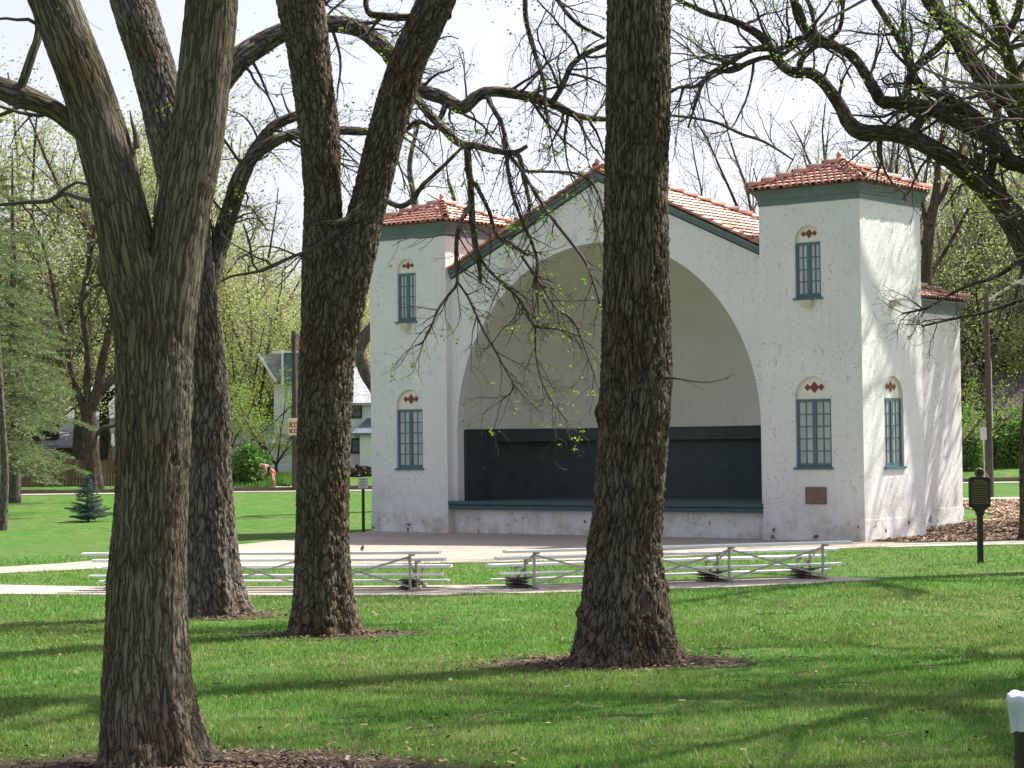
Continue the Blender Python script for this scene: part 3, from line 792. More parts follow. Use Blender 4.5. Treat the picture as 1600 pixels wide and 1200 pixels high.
# ledge above the wainscot (a projecting valance)
def arcband(name, r0, r1, z0, z1, a0, a1, m, zb=None, n=40):
    V = []; Fs = []; Y0 = FW+.302
    for i in range(n+1):
        a = a0+(a1-a0)*i/n
        for r_, z_ in ((r0, z0), (r1, z0 if zb is None else zb), (r1, z1), (r0, z1)):
            V.append((-r_*math.cos(a), Y0+r_*math.sin(a), z_))
    for i in range(n):
        for k in range(4): Fs.append((i*4+k, i*4+(k+1) % 4, i*4+4+(k+1) % 4, i*4+4+k))
    Fs.append((0, 3, 2, 1)); Fs.append(tuple(n*4+k for k in range(4)))
    me = bpy.data.meshes.new(name); me.from_pydata(V, [], Fs); me.update(); return link(name, me, m, shell)
arcband('valance', AR-.01, AR-.32, 2.72, ZS-.02, rad(15), rad(177), M['teal_dark'])
arcband('wainscot_cap', AR-.005, AR-.06, ZS-.015, ZS+.03, rad(.5), rad(179.5), M['teal_dark'])
# stage door
def door():
    Y0 = FW+.28; r_ = AR-.03
    a0, a1 = rad(.6), rad(10.2)
    p0 = Vector((-r_*math.cos(a0), Y0+r_*math.sin(a0), .957)); p1 = Vector((-r_*math.cos(a1), Y0+r_*math.sin(a1), .957))
    ex = (p1-p0).normalized(); ny = Vector((0, 0, 1)).cross(ex); w = (p1-p0).length
    root = thing('stage_door', None, None); root.parent = shell; root.matrix_local = frame_mat(p0, ex, ny, Vector((0, 0, 1)))
    m = MB(); m.box(.0, .07, -.05, .03, 0, 2.08); m.box(w-.07, w, -.05, .03, 0, 2.08); m.box(.07, w-.07, -.05, .03, 2.0, 2.08); m.build('door_frame', M['teal_dark'], root)
    m = MB(); m.box(.07, w-.07, -.01, .02, 0, 2.0)
    for z0, z1 in ((.15, .9), (1.05, 1.85)): m.box(.17, w-.17, -.018, -.009, z0, z1)
    m.build('door_leaf', M['teal_dark'], root)
    m = MB(); m.tube([(w-.13, -.02, .98), (w-.13, -.07, .98), (w-.2, -.07, .98)], .013, 6); m.build('handle', M['steel'], root)
door()
# painted fan of pale wedges at the crown of the dome
fan = MB()
for i in range(5):
    a = rad(90+(i-2)*13); e0, e1 = rad(79), rad(70)
    def dp(e, a_): return (-(AR-.012)*math.cos(a_)*math.cos(e), FW+.28+(AR-.012)*math.sin(a_)*math.cos(e), ZS+(AR-.012)*math.sin(e))
    def dq(az, e): return Vector((math.sin(az)*math.cos(e)*(AR-.015), FW+.28+math.sin(e)*(AR-.015), ZS+math.cos(az)*math.cos(e)*(AR-.015)))
    az = rad((i-2)*4.6); 
    v0, v1, v2 = dq(az, rad(1.2)), dq(az-rad(1.6), rad(5)), dq(az+rad(1.6), rad(5))
    fan.add([v0, v1, v2, v0*.9985, v1*.9985, v2*.9985], [(0, 1, 2), (5, 4, 3), (0, 3, 4, 1), (1, 4, 5, 2), (2, 5, 3, 0)])
fan.build('fan_ornament', M['niche'], shell)
# rake boards and roof of the main block
def rake(sx):
    m = MB(); y0, y1 = FW-.07, FW+.0
    sl = (ZA-ZE)/HB
    for (dz0, dz1, yy) in ((.05, .17, y0), (.17, .26, y0-.06)):
        m.add([(0, yy, ZA+dz0), (sx*(HB-.004), yy, ZE+dz0), (sx*(HB-.004), yy, ZE+dz1), (0, yy, ZA+dz1),
               (0, y1+.3, ZA+dz0), (sx*(HB-.004), y1+.3, ZE+dz0), (sx*(HB-.004), y1+.3, ZE+dz1), (0, y1+.3, ZA+dz1)],
              [(0, 1, 2, 3), (7, 6, 5, 4), (0, 4, 5, 1), (2, 6, 7, 3), (1, 5, 6, 2), (0, 3, 7, 4)])
    m.build('rake_board', M['teal'], shell)
rake(1); rake(-1)
mr = thing('main_roof', None, None); mr.parent = shell
DR = 6.4; E = HB-.02; off = .30
A0 = (0, FW-.08, ZA+off); RF_ = (E, FW-.08, ZE+off); RB = (E, DR, ZE+off); LB = (-E, DR, ZE+off); LF_ = (-E, FW-.08, ZE+off); AB = (0, 1.0, ZA+off)
m = MB(); m.add([A0, RF_, RB, LB, LF_, AB], [(0, 1, 2, 5), (0, 5, 3, 4), (5, 2, 3)])
m.build('roof_bed', M['tile_under'], mr)
def slope_tiles_general(parent, poly_fn, A, ex, uy, nrm, W_, Lh, step=.2, course=.33):
    mats = []
    for r_ in range(int(Lh/course)+1):
        for i in range(int(W_/step)+1):
            x = (i+.5)*step; s = r_*course
            if not poly_fn(x, s): continue
            o = A+ex*x+uy*s+nrm*.005
            yy = (uy+ex*rt.uniform(-.02, .02)-nrm*.045).normalized(); zz = ex.cross(yy).normalized(); xx = yy.cross(zz)
            mats.append(frame_mat(o, xx, yy, zz))
    Vs = []; Fs = []; k = len(TV)
    for j, m4 in enumerate(mats):
        mm = np.array(m4); Vs.append(TV@mm[:3, :3].T+mm[:3, 3]); Fs.append(np.array(TF)+j*k)
    o = link('tile_field', mesh_np('tile_field', np.concatenate(Vs), np.concatenate(Fs)), M['tile'], parent); o['kind'] = 'stuff'
for sx in (1, -1):
    Lh = math.hypot(HB, ZA-ZE); 
    if sx > 0: A = Vector(RF_); ex = Vector((0, 1, 0))
    else: A = Vector(LB); ex = Vector((0, -1, 0))
    uy = Vector((-sx*HB, 0, ZA-ZE)).normalized(); nrm = ex.cross(uy).normalized()
    Wd = DR-(FW-.08)
    if sx > 0: fn = lambda x, s, Lh=Lh, Wd=Wd: x < Wd-(s/Lh)*(Wd-.9) and s < Lh-.1
    else: fn = lambda x, s, Lh=Lh, Wd=Wd: x > (s/Lh)*(Wd-.9) and s < Lh-.1
    slope_tiles_general(mr, fn, A, ex, uy, nrm, Wd, Lh)
hip_line(mr, (E, DR, ZE+off+.05), (0, 1.05, ZA+off+.06)); hip_line(mr, (-E, DR, ZE+off+.05), (0, 1.05, ZA+off+.06)); hip_line(mr, (0, FW-.1, ZA+off+.06), (0, 1.05, ZA+off+.06))
for sx in (1, -1):        # verge tiles along the front rake
    n = 17; a = Vector((sx*E, FW-.05, ZE+off+.03)); b = Vector((0, FW-.05, ZA+off+.05)); d = b-a; y = d.normalized(); x = y.cross(Vector((0, 0, 1))).normalized(); z = x.cross(y)
    for i in range(n):
        t_ = bpy.data.objects.new('verge_tile', TILE); COL.objects.link(t_); t_.parent = mr
        t_.matrix_local = frame_mat(a+d*(i/n), x, (y-z*.05).normalized(), x.cross((y-z*.05).normalized()))
finial(mr, (0, FW, ZA+off+.1), .8)
# body of the building behind the facade and the wider rear block
b_ = MB(); b_.box(-HB+.01, HB-.01, 5.95, 6.25, .5, ZE+.15); b_.box(HB-.14, HB-.01, .56, 5.94, .5, ZE+.15); b_.box(-HB+.01, -HB+.14, .56, 5.94, .5, ZE+.15); b_.build('hall_wall', M['stucco'], shell)
XR = 6.50; YR = 9.85; ZR = 6.34
b_ = MB(); b_.box(-XR, XR, 6.3, YR, -.2, ZR+.1); b_.box(HB+.01, XR, 3.39, 6.299, -.2, ZR+.1); b_.box(-XR, -HB-.01, 3.39, 6.299, -.2, ZR+.1)
b_.build('rear_wall', M['stucco'], shell)
b_ = MB(); b_.box(-XR-.02, XR+.02, 3.4, YR+.02, -.2, .57); b_.build('plinth', M['stucco'], shell)
for _x0, _x1, _y0, _y1 in ((5.75, XR, 3.45, YR), (-XR, -5.75, 3.45, YR), (-5.5, 5.5, 6.45, YR-.002)):
    cornice(shell, _x0, _x1, _y0, _y1, ZR+(.003 if _x0 == -5.5 else 0), 'rear_frieze')
rr2 = thing('rear_roof', None, None); rr2.parent = shell
ze = ZR+.43; o_ = .2; q0 = (XR+o_, 3.5, ze); q1 = (XR+o_, YR+o_, ze); q2 = (-XR-o_, YR+o_, ze); q3 = (-XR-o_, 3.5, ze); t0 = (XR-3.2, 3.5, ze+1.15); t1 = (XR-3.2, YR-3.2, ze+1.15); t2 = (-XR+3.2, YR-3.2, ze+1.15); t3 = (-XR+3.2, 3.5, ze+1.15)
k0 = (HB+.02, 3.5, ze); k4 = (HB+.02, 6.5, ze+.4)
m = MB(); m.add([q0, q1, q2, q3, (HB+.02, 3.5, ze+.41), t1, t2, (-HB-.02, 3.5, ze+.41), (HB+.02, 6.5, ze+.41), (-HB-.02, 6.5, ze+.41)], [(0, 1, 8, 4), (1, 5, 8), (1, 2, 6, 5), (2, 3, 7, 9), (2, 9, 6), (5, 6, 9, 8)]); m.build('roof_bed', M['tile_under'], rr2)
A = Vector(q0); B_ = Vector(q1)
ex = Vector((0, 1, 0)); uy = Vector((-(3.2+o_), 0, 1.15)).normalized(); nrm = ex.cross(uy).normalized(); Lh = math.hypot(3.2+o_, 1.15); Wd = q1[1]-q0[1]
slope_tiles_general(rr2, lambda x, s: x < Wd-s*.93*(3.2+o_)/Lh and s < Lh-.05 and (s < 1.2 or x > 3.2), A, ex, uy, nrm, Wd, Lh)
hip_line(rr2, (q1[0], q1[1], q1[2]+.06), (t1[0], t1[1], t1[2]+.08))
# thin dirt and shadow-gap board where the arch jamb meets the left tower

# ================================================================== TREES
def batch_tubes(items, sides, caps=False):
    """items: list of (pts, rads) -> V, F (quads); grouped by number of points"""
    groups = {}
    for p_, r_ in items: groups.setdefault(len(p_), []).append((p_, r_))
    VV = []; FF = []; H = []; base = 0
    for n, L in groups.items():
        Pn = np.array([i[0] for i in L], float); Rn = np.array([i[1] for i in L], float); m_ = len(L)
        T = np.empty_like(Pn); T[:, 1:-1] = Pn[:, 2:]-Pn[:, :-2]; T[:, 0] = Pn[:, 1]-Pn[:, 0]; T[:, -1] = Pn[:, -1]-Pn[:, -2]
        T /= np.linalg.norm(T, axis=2)[..., None]+1e-9
        md = Pn[:, -1]-Pn[:, 0]; md /= np.linalg.norm(md, axis=1)[:, None]+1e-9
        ref = np.where(np.abs(md[:, 2:3]) < .8, np.array([[0, 0, 1.]]), np.array([[1., 0, 0]]))[:, None, :]
        A = np.cross(T, np.broadcast_to(ref, T.shape)); A /= np.linalg.norm(A, axis=2)[..., None]+1e-9
        B = np.cross(T, A)
        th = np.arange(sides)*2*np.pi/sides
        V = Pn[:, :, None, :]+Rn[:, :, None, None]*(A[:, :, None, :]*np.cos(th)[None, None, :, None]+B[:, :, None, :]*np.sin(th)[None, None, :, None])
        V = V.reshape(-1, 3)
        i = np.arange(m_*n*sides).reshape(m_, n, sides)
        j = np.roll(i, -1, axis=2)
        Q = np.stack([i[:, :-1], j[:, :-1], j[:, 1:], i[:, 1:]], -1).reshape(-1, 4)
        VV.append(V); FF.append(Q+base); base += len(V)
    return np.concatenate(VV), np.concatenate(FF)

def spline(pts, ds):
    """Catmull-Rom through rows of an array, resampled at about ds"""
    P_ = np.array(pts, float); n = len(P_)
    if n == 2: P_ = np.array([P_[0], (P_[0]+P_[1])/2, P_[1]]); n = 3
    E_ = np.vstack([2*P_[0]-P_[1], P_, 2*P_[-1]-P_[-2]]); out = []
    for i in range(n-1):
        a, b, c, d = E_[i:i+4]; L = np.linalg.norm((c-b)[:3]); k = max(1, int(round(L/ds)))
        t_ = (np.arange(k)/k)[:, None]
        out.append(.5*((2*b)+(-a+c)*t_+(2*a-5*b+4*c-d)*t_**2+(-a+3*b-3*c+d)*t_**3))
    out.append(P_[-1:]); return np.vstack(out)

def bark_tube(rows, seed, ds=.03, da=.014, amp=.02, flare=0, lobes=5, width=.07, knots=(), el=7.0):
    """rows: x,y,z,r.  returns V,F,h with carved bark"""
    C_ = spline(rows, ds); P_ = C_[:, :3]; Rr = C_[:, 3]; n = len(P_)
    T = np.gradient(P_, axis=0); T /= np.linalg.norm(T, axis=1)[:, None]
    s = np.concatenate([[0], np.cumsum(np.linalg.norm(np.diff(P_, axis=0), axis=1))])
    ref = np.array([0, 1., 0]) if abs(T[:, 2]).mean() > .5 else np.array([0, 0, 1.])
    A = np.cross(T, ref); A /= np.linalg.norm(A, axis=1)[:, None]; B = np.cross(T, A)
    rm = float(np.median(Rr)); k = int(max(12, 2*math.pi*rm/da)); th = np.arange(k)*2*np.pi/k
    TH_, SS = np.meshgrid(th, s); RR = Rr[:, None]+0*TH_
    fx = 1/width
    RL = rm+(RR-rm)*.75; cx = np.cos(TH_)*RL*fx*.9; cy = np.sin(TH_)*RL*fx*.9; cz = SS*fx/el
    wx = pn(cx*.35, cy*.35, cz*1.3+seed*7.1)*.9; wy = pn(cx*.35+31, cy*.35, cz*1.3+seed*7.1)*.9
    n1 = pn(cx+wx+seed*3.3, cy+wy, cz+seed)
    n2 = pn(cx*1.9+wx*1.5, cy*1.9+wy*1.5+seed*2.2, cz*2.1)
    n3 = pn(cx*3.5, cy*3.5+seed, cz*8)
    h = np.clip(np.abs(n1)*3.2, 0, 1)**.55*.68+np.clip(np.abs(n2)*3, 0, 1)**.6*.32
    big = pn(np.cos(TH_)*1.6+seed, np.sin(TH_)*1.6, SS*.7)
    cr = pn(cx*.8+5, cy*.8, cz*el*.55+seed)                    # cross cracks
    h = h*(1-.45*np.clip(1-np.abs(cr)*9, 0, 1))
    rad_ = RR*(1+.05*big)+amp*(h-.55)*np.clip(RR/rm, .3, 1.3)+amp*.34*n3
    if flare:
        fl = np.exp(-SS/.42); lob = np.cos(TH_*lobes+seed+1.3*np.sin(TH_*2+seed))
        rad_ = rad_*(1+flare*fl*(.5+.5*lob)+.16*np.exp(-SS/1.1)*np.clip(lob, -1, .7)*.7)
    for (ks, ka, kr, kh) in knots:                         # burls and scars
        dd = np.sqrt(((SS-ks)/kr)**2+(((TH_-ka+np.pi) % (2*np.pi)-np.pi)*RR/kr)**2)
        rad_ = rad_+kh*np.exp(-dd**2*1.5)*(1+.5*n2)
    V = P_[:, None, :]+rad_[..., None]*(A[:, None, :]*np.cos(th)[None, :, None]+B[:, None, :]*np.sin(th)[None, :, None])
    i = np.arange(n*k).reshape(n, k); j = np.roll(i, -1, 1)
    Q = np.stack([i[:-1], j[:-1], j[1:], i[1:]], -1).reshape(-1, 4)
    if A[0].dot(np.cross(B[0], T[0])) < 0: Q = Q[:, ::-1]
    global BK
    BK = np.stack([np.cos(TH_)*RR, np.sin(TH_)*RR, SS+seed*1.37], -1).reshape(-1, 3)
    return V.reshape(-1, 3), Q, h.ravel()

def vlen(v): return math.sqrt(v[0]*v[0]+v[1]*v[1]+v[2]*v[2])
def perp_dir(rg, d, ang):
    while True:
        r_ = (rg.gauss(0, 1), rg.gauss(0, 1), rg.gauss(0, 1)); k = r_[0]*d[0]+r_[1]*d[1]+r_[2]*d[2]
        r_ = (r_[0]-k*d[0], r_[1]-k*d[1], r_[2]-k*d[2]); l = vlen(r_)
        if l > .2: break
    c, s_ = math.cos(ang), math.sin(ang)
    return tuple(d[i]*c+r_[i]/l*s_ for i in range(3))
def grow(rg, p, d, L, n, gnarl, trop):
    """a wandering branch: n steps of L/n"""
    pts = [tuple(p)]; st = L/n; d = list(d)
    for i in range(n):
        d = [d[0]+rg.gauss(0, gnarl), d[1]+rg.gauss(0, gnarl), d[2]+rg.gauss(0, gnarl)+trop]
        l = vlen(d); d = [c/l for c in d]
        p = (pts[-1][0]+d[0]*st, pts[-1][1]+d[1]*st, pts[-1][2]+d[2]*st); pts.append(p)
    return pts
def ramify(rg, pts, rads, lvl, maxl, cfg, out, tips):
    """children along a polyline; out[lvl] collects (pts, rads)"""
    segs = [math.dist(pts[i], pts[i+1]) for i in range(len(pts)-1)]; L = sum(segs)
    if lvl > maxl: return
    c = cfg[lvl]; n = int(L*c['dens']+rg.random())
    for _ in range(n):
        t = rg.uniform(c.get('t0', .2), 1.0); s = t*L; i = 0
        while i < len(segs)-1 and s > segs[i]: s -= segs[i]; i += 1
        f = min(1, s/max(segs[i], 1e-6)); a, b = pts[i], pts[i+1]
        p = tuple(a[k]+(b[k]-a[k])*f for k in range(3)); r = rads[i]+(rads[i+1]-rads[i])*f
        d = [b[k]-a[k] for k in range(3)]; l = vlen(d); d = [x/l for x in d]
        nd = perp_dir(rg, d, rad(rg.uniform(*c['ang'])))
        ln = rg.uniform(*c['len'])*(1-.35*t)
        r0 = min(r*.62, c['r']*rg.uniform(.7, 1.2)); r1 = max(.0022, r0*.32)
        k = c.get('n', 5)
        q = grow(rg, p, nd, ln, k, c['gnarl'], c['trop'])
        if 'box' in c and not c['box'](q[-1]): continue
        out[lvl].append((q, [r0+(r1-r0)*(j/k)**.8 for j in range(k+1)]))
        if lvl == maxl: tips.append((q[-1], q[-2]))
        else: ramify(rg, q, out[lvl][-1][1], lvl+1, maxl, cfg, out, tips)
        if lvl == maxl-1: tips.append((q[-1], q[-2]))
def leaves(tips, seed, prob, k, size, spread, droop=.3):
    """clusters of small leaf quads at tips"""
    R = np.random.RandomState(seed); T_ = np.array([t_[0] for t_ in tips], float)
    if len(T_) == 0: return np.zeros((4, 3)), np.array([[0, 1, 2, 3]])
    T_ = T_[R.uniform(size=len(T_)) < prob]; C_ = np.repeat(T_, k, 0); n = len(C_)
    C_ = C_+R.normal(0, spread, (n, 3))
    a = R.normal(size=(n, 3)); a /= np.linalg.norm(a, axis=1)[:, None]
    a[:, 2] = a[:, 2]*.6-droop*.3; b = np.cross(a, R.normal(size=(n, 3))); b /= np.linalg.norm(b, axis=1)[:, None]+1e-9
    s = (R.uniform(.6, 1.3, n)*size)[:, None]; a = a*s; b = b*s*.42
    V = np.stack([C_, C_+a*.55+b, C_+a, C_+a*.5-b], 1).reshape(-1, 3)
    return V, np.arange(4*n).reshape(-1, 4)

def px_rows(pts, scale=1.0):
    """(px, py, width_px, Y) -> x,y,z,r"""
    out = []
    for (px, py, w, Y) in pts:
        p = at(px, py, Y); out.append((p.x, p.y, p.z, w*.5*Y/F*scale))
    return out

TW = {'n': 5}
def twig_cfg(droop=-.06, dens=1.0, box=None, l1=(1.0, 2.2), g=.22):
    c = {1: dict(dens=2.8*dens, ang=(35, 75), len=l1, r=.03, gnarl=g, trop=droop, t0=.12, n=7),
         2: dict(dens=4.2*dens, ang=(30, 70), len=(.35, 1.0), r=.014, gnarl=g*1.1, trop=droop, t0=.15, n=6),
         3: dict(dens=4.6*dens, ang=(30, 65), len=(.14, .42), r=.0062, gnarl=g, trop=.0, t0=.2, n=4)}
    if box:
        for k in c: c[k]['box'] = box
    return c

def hero(name, label, cat, bark, trunk, limbs, seed, bark_kw, leafp=.10, cfgs=None, crown=None, leaf='leaf_new', group=None, flare=.12, maxl=3, lk=3, lsize=.045):
    """trunk: rows; limbs: list of (rows, twig cfg or None).  Everything already in world space"""
    rg = random.Random(seed)
    base = trunk[0]; root = thing(name, label, cat, (base[0], base[1], 0), group=group); o = np.array([base[0], base[1], 0])
    V, Q, h = bark_tube(trunk, seed, flare=flare, **bark_kw)
    link('trunk', mesh_np('trunk', V-o, Q, attr={'h': h, 'bk': BK}), M[bark], root)
    out = {1: [], 2: [], 3: []}; tips = []
    for li, lm in enumerate(limbs):
        rows, cfg = lm[0], lm[1]; w0 = rows[0][3]
        if w0 > .035:
            kw = dict(bark_kw); kw['knots'] = lm[2] if len(lm) > 2 else ()
            f = 1 if w0 > .2 else (.75 if w0 > .1 else .55)
            kw['amp'] = kw.get('amp', .02)*(.85 if w0 > .2 else .55 if w0 > .1 else .3); kw['width'] = kw.get('width', .07)*(1 if w0 > .2 else .7)
            kw['ds'] = .03 if w0 > .2 else .05; kw['da'] = .014 if w0 > .2 else .016
            V, Q, h = bark_tube(rows, seed+li*1.7+1, **kw)
            link('limb', mesh_np('limb', V-o, Q, attr={'h': h, 'bk': BK}), M[bark], root)
        else:
            C_ = spline(rows, .12); out[1].append(([tuple(q) for q in C_[:, :3]], list(C_[:, 3])))
        if cfg:
            C_ = spline(rows, .15); ramify(rg, [tuple(q) for q in C_[:, :3]], list(C_[:, 3]), 1, maxl, cfg, out, tips)
    if crown:
        for (p, d, L, r0, cfg, n2) in crown:
            q = grow(rg, p, d, L, 9, .1, .03); rr_ = [r0*(1-.75*i/9) for i in range(10)]
            C_ = [tuple(list(a)+[b]) for a, b in zip(q, rr_)]
            kw = dict(bark_kw); kw['knots'] = (); kw['ds'] = .15; kw['da'] = .05
            V, Q, h = bark_tube(C_, seed+9, **kw); link('limb', mesh_np('limb', V-o, Q, attr={'h': h, 'bk': BK}), M[bark], root)
            ramify(rg, q, rr_, 1, n2, cfg, out, tips)
    Vs = []; Fs = []; b_ = 0
    for l, sd_ in ((1, 6), (2, 4), (3, 3)):
        if out[l]:
            V, Q = batch_tubes(out[l], sd_); Vs.append(V); Fs.append(Q+b_); b_ += len(V)
    if Vs:
        bo = link('branches', mesh_np('branches', np.concatenate(Vs)-o, np.concatenate(Fs)), M['twig'], root); bo['kind'] = 'stuff'
    if tips:
        V, Q = leaves(tips, seed, leafp, lk, lsize, .03)
        lo = link('leaves', mesh_np('leaves', V-o, Q, smooth=False), M[leaf], root); lo['kind'] = 'stuff'
    return root
CR = {1: dict(dens=1.5, ang=(30, 65), len=(1.6, 3.6), r=.06, gnarl=.14, trop=.0, t0=.2, n=7),
      2: dict(dens=2.4, ang=(30, 65), len=(.6, 1.7), r=.022, gnarl=.18, trop=.0, t0=.1, n=5),
      3: dict(dens=3.0, ang=(25, 60), len=(.25, .8), r=.009, gnarl=.18, trop=.0, t0=.1, n=4)}

# ---- T4: the straight middle trunk
Y = T4B.y
tr4 = px_rows([(972, 1050, 190, Y), (973, 1020, 166, Y), (974, 985, 148, Y), (975, 945, 134, Y), (973, 900, 121, Y), (975, 850, 112, Y), (981, 800, 107, Y), (988, 700, 106, Y), (993, 600, 109, Y), (993, 500, 103, Y),
               (993, 400, 99, Y), (994, 300, 97, Y), (996, 200, 96, Y), (997, 100, 94, Y), (998, 0, 95, Y), (1000, -120, 93, Y+.1), (1006, -300, 88, Y+.3)])
tr4[0] = (tr4[0][0], tr4[0][1], -.12, tr4[0][3]); z0 = tr4[0][2]
top = tr4[-1]
cr4 = []
rg = random.Random(44)
for i in range(6):
    a = i*1.05+rg.uniform(-.2, .2); cr4.append(((top[0], top[1], top[2]-.3+.12*i), (math.cos(a)*.75, math.sin(a)*.75, .8), rg.uniform(5, 7.5), .2, CR, 3))
B4 = dict(ds=.028, da=.0125, amp=.046, width=.054, el=8, knots=((3.15, math.pi*0+.1, .16, .05), (.95, 4.1, .2, -.06), (1.05, 3.0, .12, .03), (.75, .25, .14, .06)))
hero('deciduous_tree', 'thick straight tree trunk with deep furrowed brown bark in front of the stage', 'tree', 'bark_brown', tr4,
     [(px_rows([(1040, 590, 6, Y-.3), (1062, 592, 3, Y-.4), (1085, 596, 2.4, Y-.5), (1110, 597, 2, Y-.5), (1140, 590, 1.6, Y-.5)]), {1: dict(dens=2.5, ang=(20, 60), len=(.1, .4), r=.005, gnarl=.15, trop=.02, n=4), 2: dict(dens=3, ang=(20, 50), len=(.05, .15), r=.003, gnarl=.1, trop=0, n=3), 3: {}}),
      ], 4, B4, .5, crown=cr4, maxl=2)

# ---- T1: the nearest tree on the left, forked
Y = T1B.y
tr1 = px_rows([(246, 1215, 200, Y), (238, 1170, 160, Y), (230, 1100, 142, Y), (228, 1000, 128, Y), (229, 900, 120, Y), (235, 800, 112, Y), (238, 700, 114, Y), (240, 600, 118, Y), (240, 540, 117, Y+.01), (240, 490, 112, Y+.03), (238, 445, 104, Y+.07), (238, 400, 80, Y+.1), (238, 365, 40, Y+.12)])
tr1[0] = (tr1[0][0], tr1[0][1], -.15, tr1[0][3])
l1a = px_rows([(236, 640, 60, Y+.02), (229, 560, 86, Y), (219, 490, 90, Y-.01), (206, 425, 88, Y), (193, 360, 84, Y-.02), (181, 300, 82, Y), (163, 225, 82, Y), (140, 150, 79, Y), (112, 75, 78, Y), (83, 0, 76, Y), (45, -100, 72, Y+.1), (-10, -230, 64, Y+.3)])
l1b = px_rows([(250, 640, 60, Y+.02), (256, 560, 84, Y), (264, 490, 86, Y-.02), (272, 425, 86, Y), (283, 350, 84, Y), (296, 280, 86, Y), (308, 210, 84, Y), (318, 120, 82, Y), (327, 40, 82, Y), (333, -30, 80, Y), (342, -150, 76, Y), (350, -280, 70, Y)])
l1c = px_rows([(128, 205, 30, Y+.05), (112, 192, 30, Y+.1), (90, 175, 30, Y+.15), (60, 160, 33, Y+.2), (30, 150, 38, Y+.25), (0, 138, 36, Y+.3), (-60, 120, 32, Y+.5), (-140, 130, 26, Y+.7)])
l1d = px_rows([(28, 148, 16, Y+.2), (38, 122, 14, Y+.2), (50, 85, 13, Y+.2), (60, 55, 12, Y+.25), (60, 20, 11, Y+.3), (66, -30, 10, Y+.3)])
l1e = px_rows([(148, 315, 10, Y+.1), (120, 308, 8, Y+.3), (98, 302, 8, Y+.5), (76, 314, 8, Y+.7), (40, 316, 7, Y+.9), (0, 320, 6, Y+1), (-60, 322, 5, Y+1.2)])
l1f = px_rows([(142, 290, 5, Y+.1), (120, 285, 5, Y+.3), (100, 295, 5, Y+.4), (80, 314, 5, Y+.7)])
KA = 0.0
cfgL = twig_cfg(-.02, .8, None, (.5, 1.4), .2)
t4_ = l1a[-1]; t5_ = l1b[-1]; cr1 = []
for i, (tp, a) in enumerate(((l1a[-1], 2.6), (l1a[-1], 1.2), (l1b[-1], 0.4), (l1b[-1], 1.9), (l1b[-1], 5.2), (l1a[-1], 4.2))):
    cr1.append((tp[:3], (math.cos(a)*.8, math.sin(a)*.8, .75), 4.5+.4*i, .15, CR, 3))
B1 = dict(ds=.026, da=.0115, amp=.026, width=.05, el=10, knots=((5.15, 5.05, .22, -.07), (5.0, 5.6, .16, .035), (1.0, 4.9, .25, .02), (4.0, 5.2, .5, -.02)))
hero('deciduous_tree', 'nearest tree, large forked trunk at the left edge with a scar below its fork', 'tree', 'bark_long', tr1,
     [(l1a, None, ((1.23, KA, .13, .07),)), (l1b, None), (l1c, cfgL), (l1d, cfgL), (l1e, cfgL), (l1f, cfgL),
      (px_rows([(214, 232, 12, Y-.03), (212, 210, 9, Y-.03), (206, 190, 5, Y-.02), (203, 172, 2, Y)]), None)], 1, B1, .12, crown=cr1)

# ---- T3: forked tree left of the stage
Y = T3B.y
tr3 = px_rows([(502, 1000, 112, Y), (503, 975, 106, Y), (503, 930, 92, Y), (503, 850, 82, Y), (505, 760, 80, Y), (507, 650, 81, Y), (511, 560, 84, Y), (518, 490, 86, Y+.01), (524, 430, 84, Y+.04), (528, 385, 66, Y+.07), (529, 352, 34, Y+.09)])
tr3[0] = (tr3[0][0], tr3[0][1], -.1, tr3[0][3])
l3a = px_rows([(508, 600, 50, Y), (506, 520, 66, Y), (504, 445, 64, Y), (504, 390, 62, Y), (505, 330, 58, Y), (503, 280, 58, Y), (499, 210, 62, Y), (489, 140, 62, Y), (480, 70, 66, Y), (468, 0, 72, Y), (455, -90, 66, Y+.1), (430, -220, 58, Y+.2)])
l3b = px_rows([(518, 600, 46, Y-.0), (530, 520, 60, Y-.02), (544, 445, 62, Y-.03), (558, 390, 60, Y-.02), (570, 340, 56, Y), (583, 290, 55, Y), (598, 230, 55, Y), (617, 160, 56, Y), (640, 90, 55, Y), (668, 30, 56, Y), (690, -20, 56, Y), (735, -130, 50, Y), (770, -230, 44, Y)])
l3c = px_rows([(566, 322, 12, Y-.55), (545, 342, 11, Y-.6), (520, 348, 9, Y-.65), (490, 349, 7, Y-.7), (486, 350, 4, Y-.7)])    # pale broken branch
l3d = px_rows([(530, 360, 7, Y-.5), (515, 370, 7, Y-.6), (490, 388, 6, Y-.7), (455, 402, 6, Y-.8), (420, 418, 7, Y-.8), (400, 425, 5, Y-.8), (360, 432, 4, Y-.9), (345, 440, 3, Y-.9)])
l3e = px_rows([(600, 312, 9, Y-.4), (625, 322, 8, Y-.5), (645, 312, 8, Y-.5), (660, 290, 7, Y-.5), (690, 262, 6, Y-.5), (720, 232, 5, Y-.4)])
l3f = px_rows([(700, 25, 14, Y), (680, 20, 12, Y+.2), (640, 27, 12, Y+.2), (600, 25, 12, Y+.3), (575, 18, 9, Y+.4), (570, -20, 7, Y+.4)])
l3g = px_rows([(405, 425, 5, Y-.8), (395, 412, 4, Y-.8), (390, 380, 4, Y-.8), (380, 350, 3, Y-.8)])
cfg3 = twig_cfg(-.03, 1.0, None, (.4, 1.2), .2)
cr3 = []
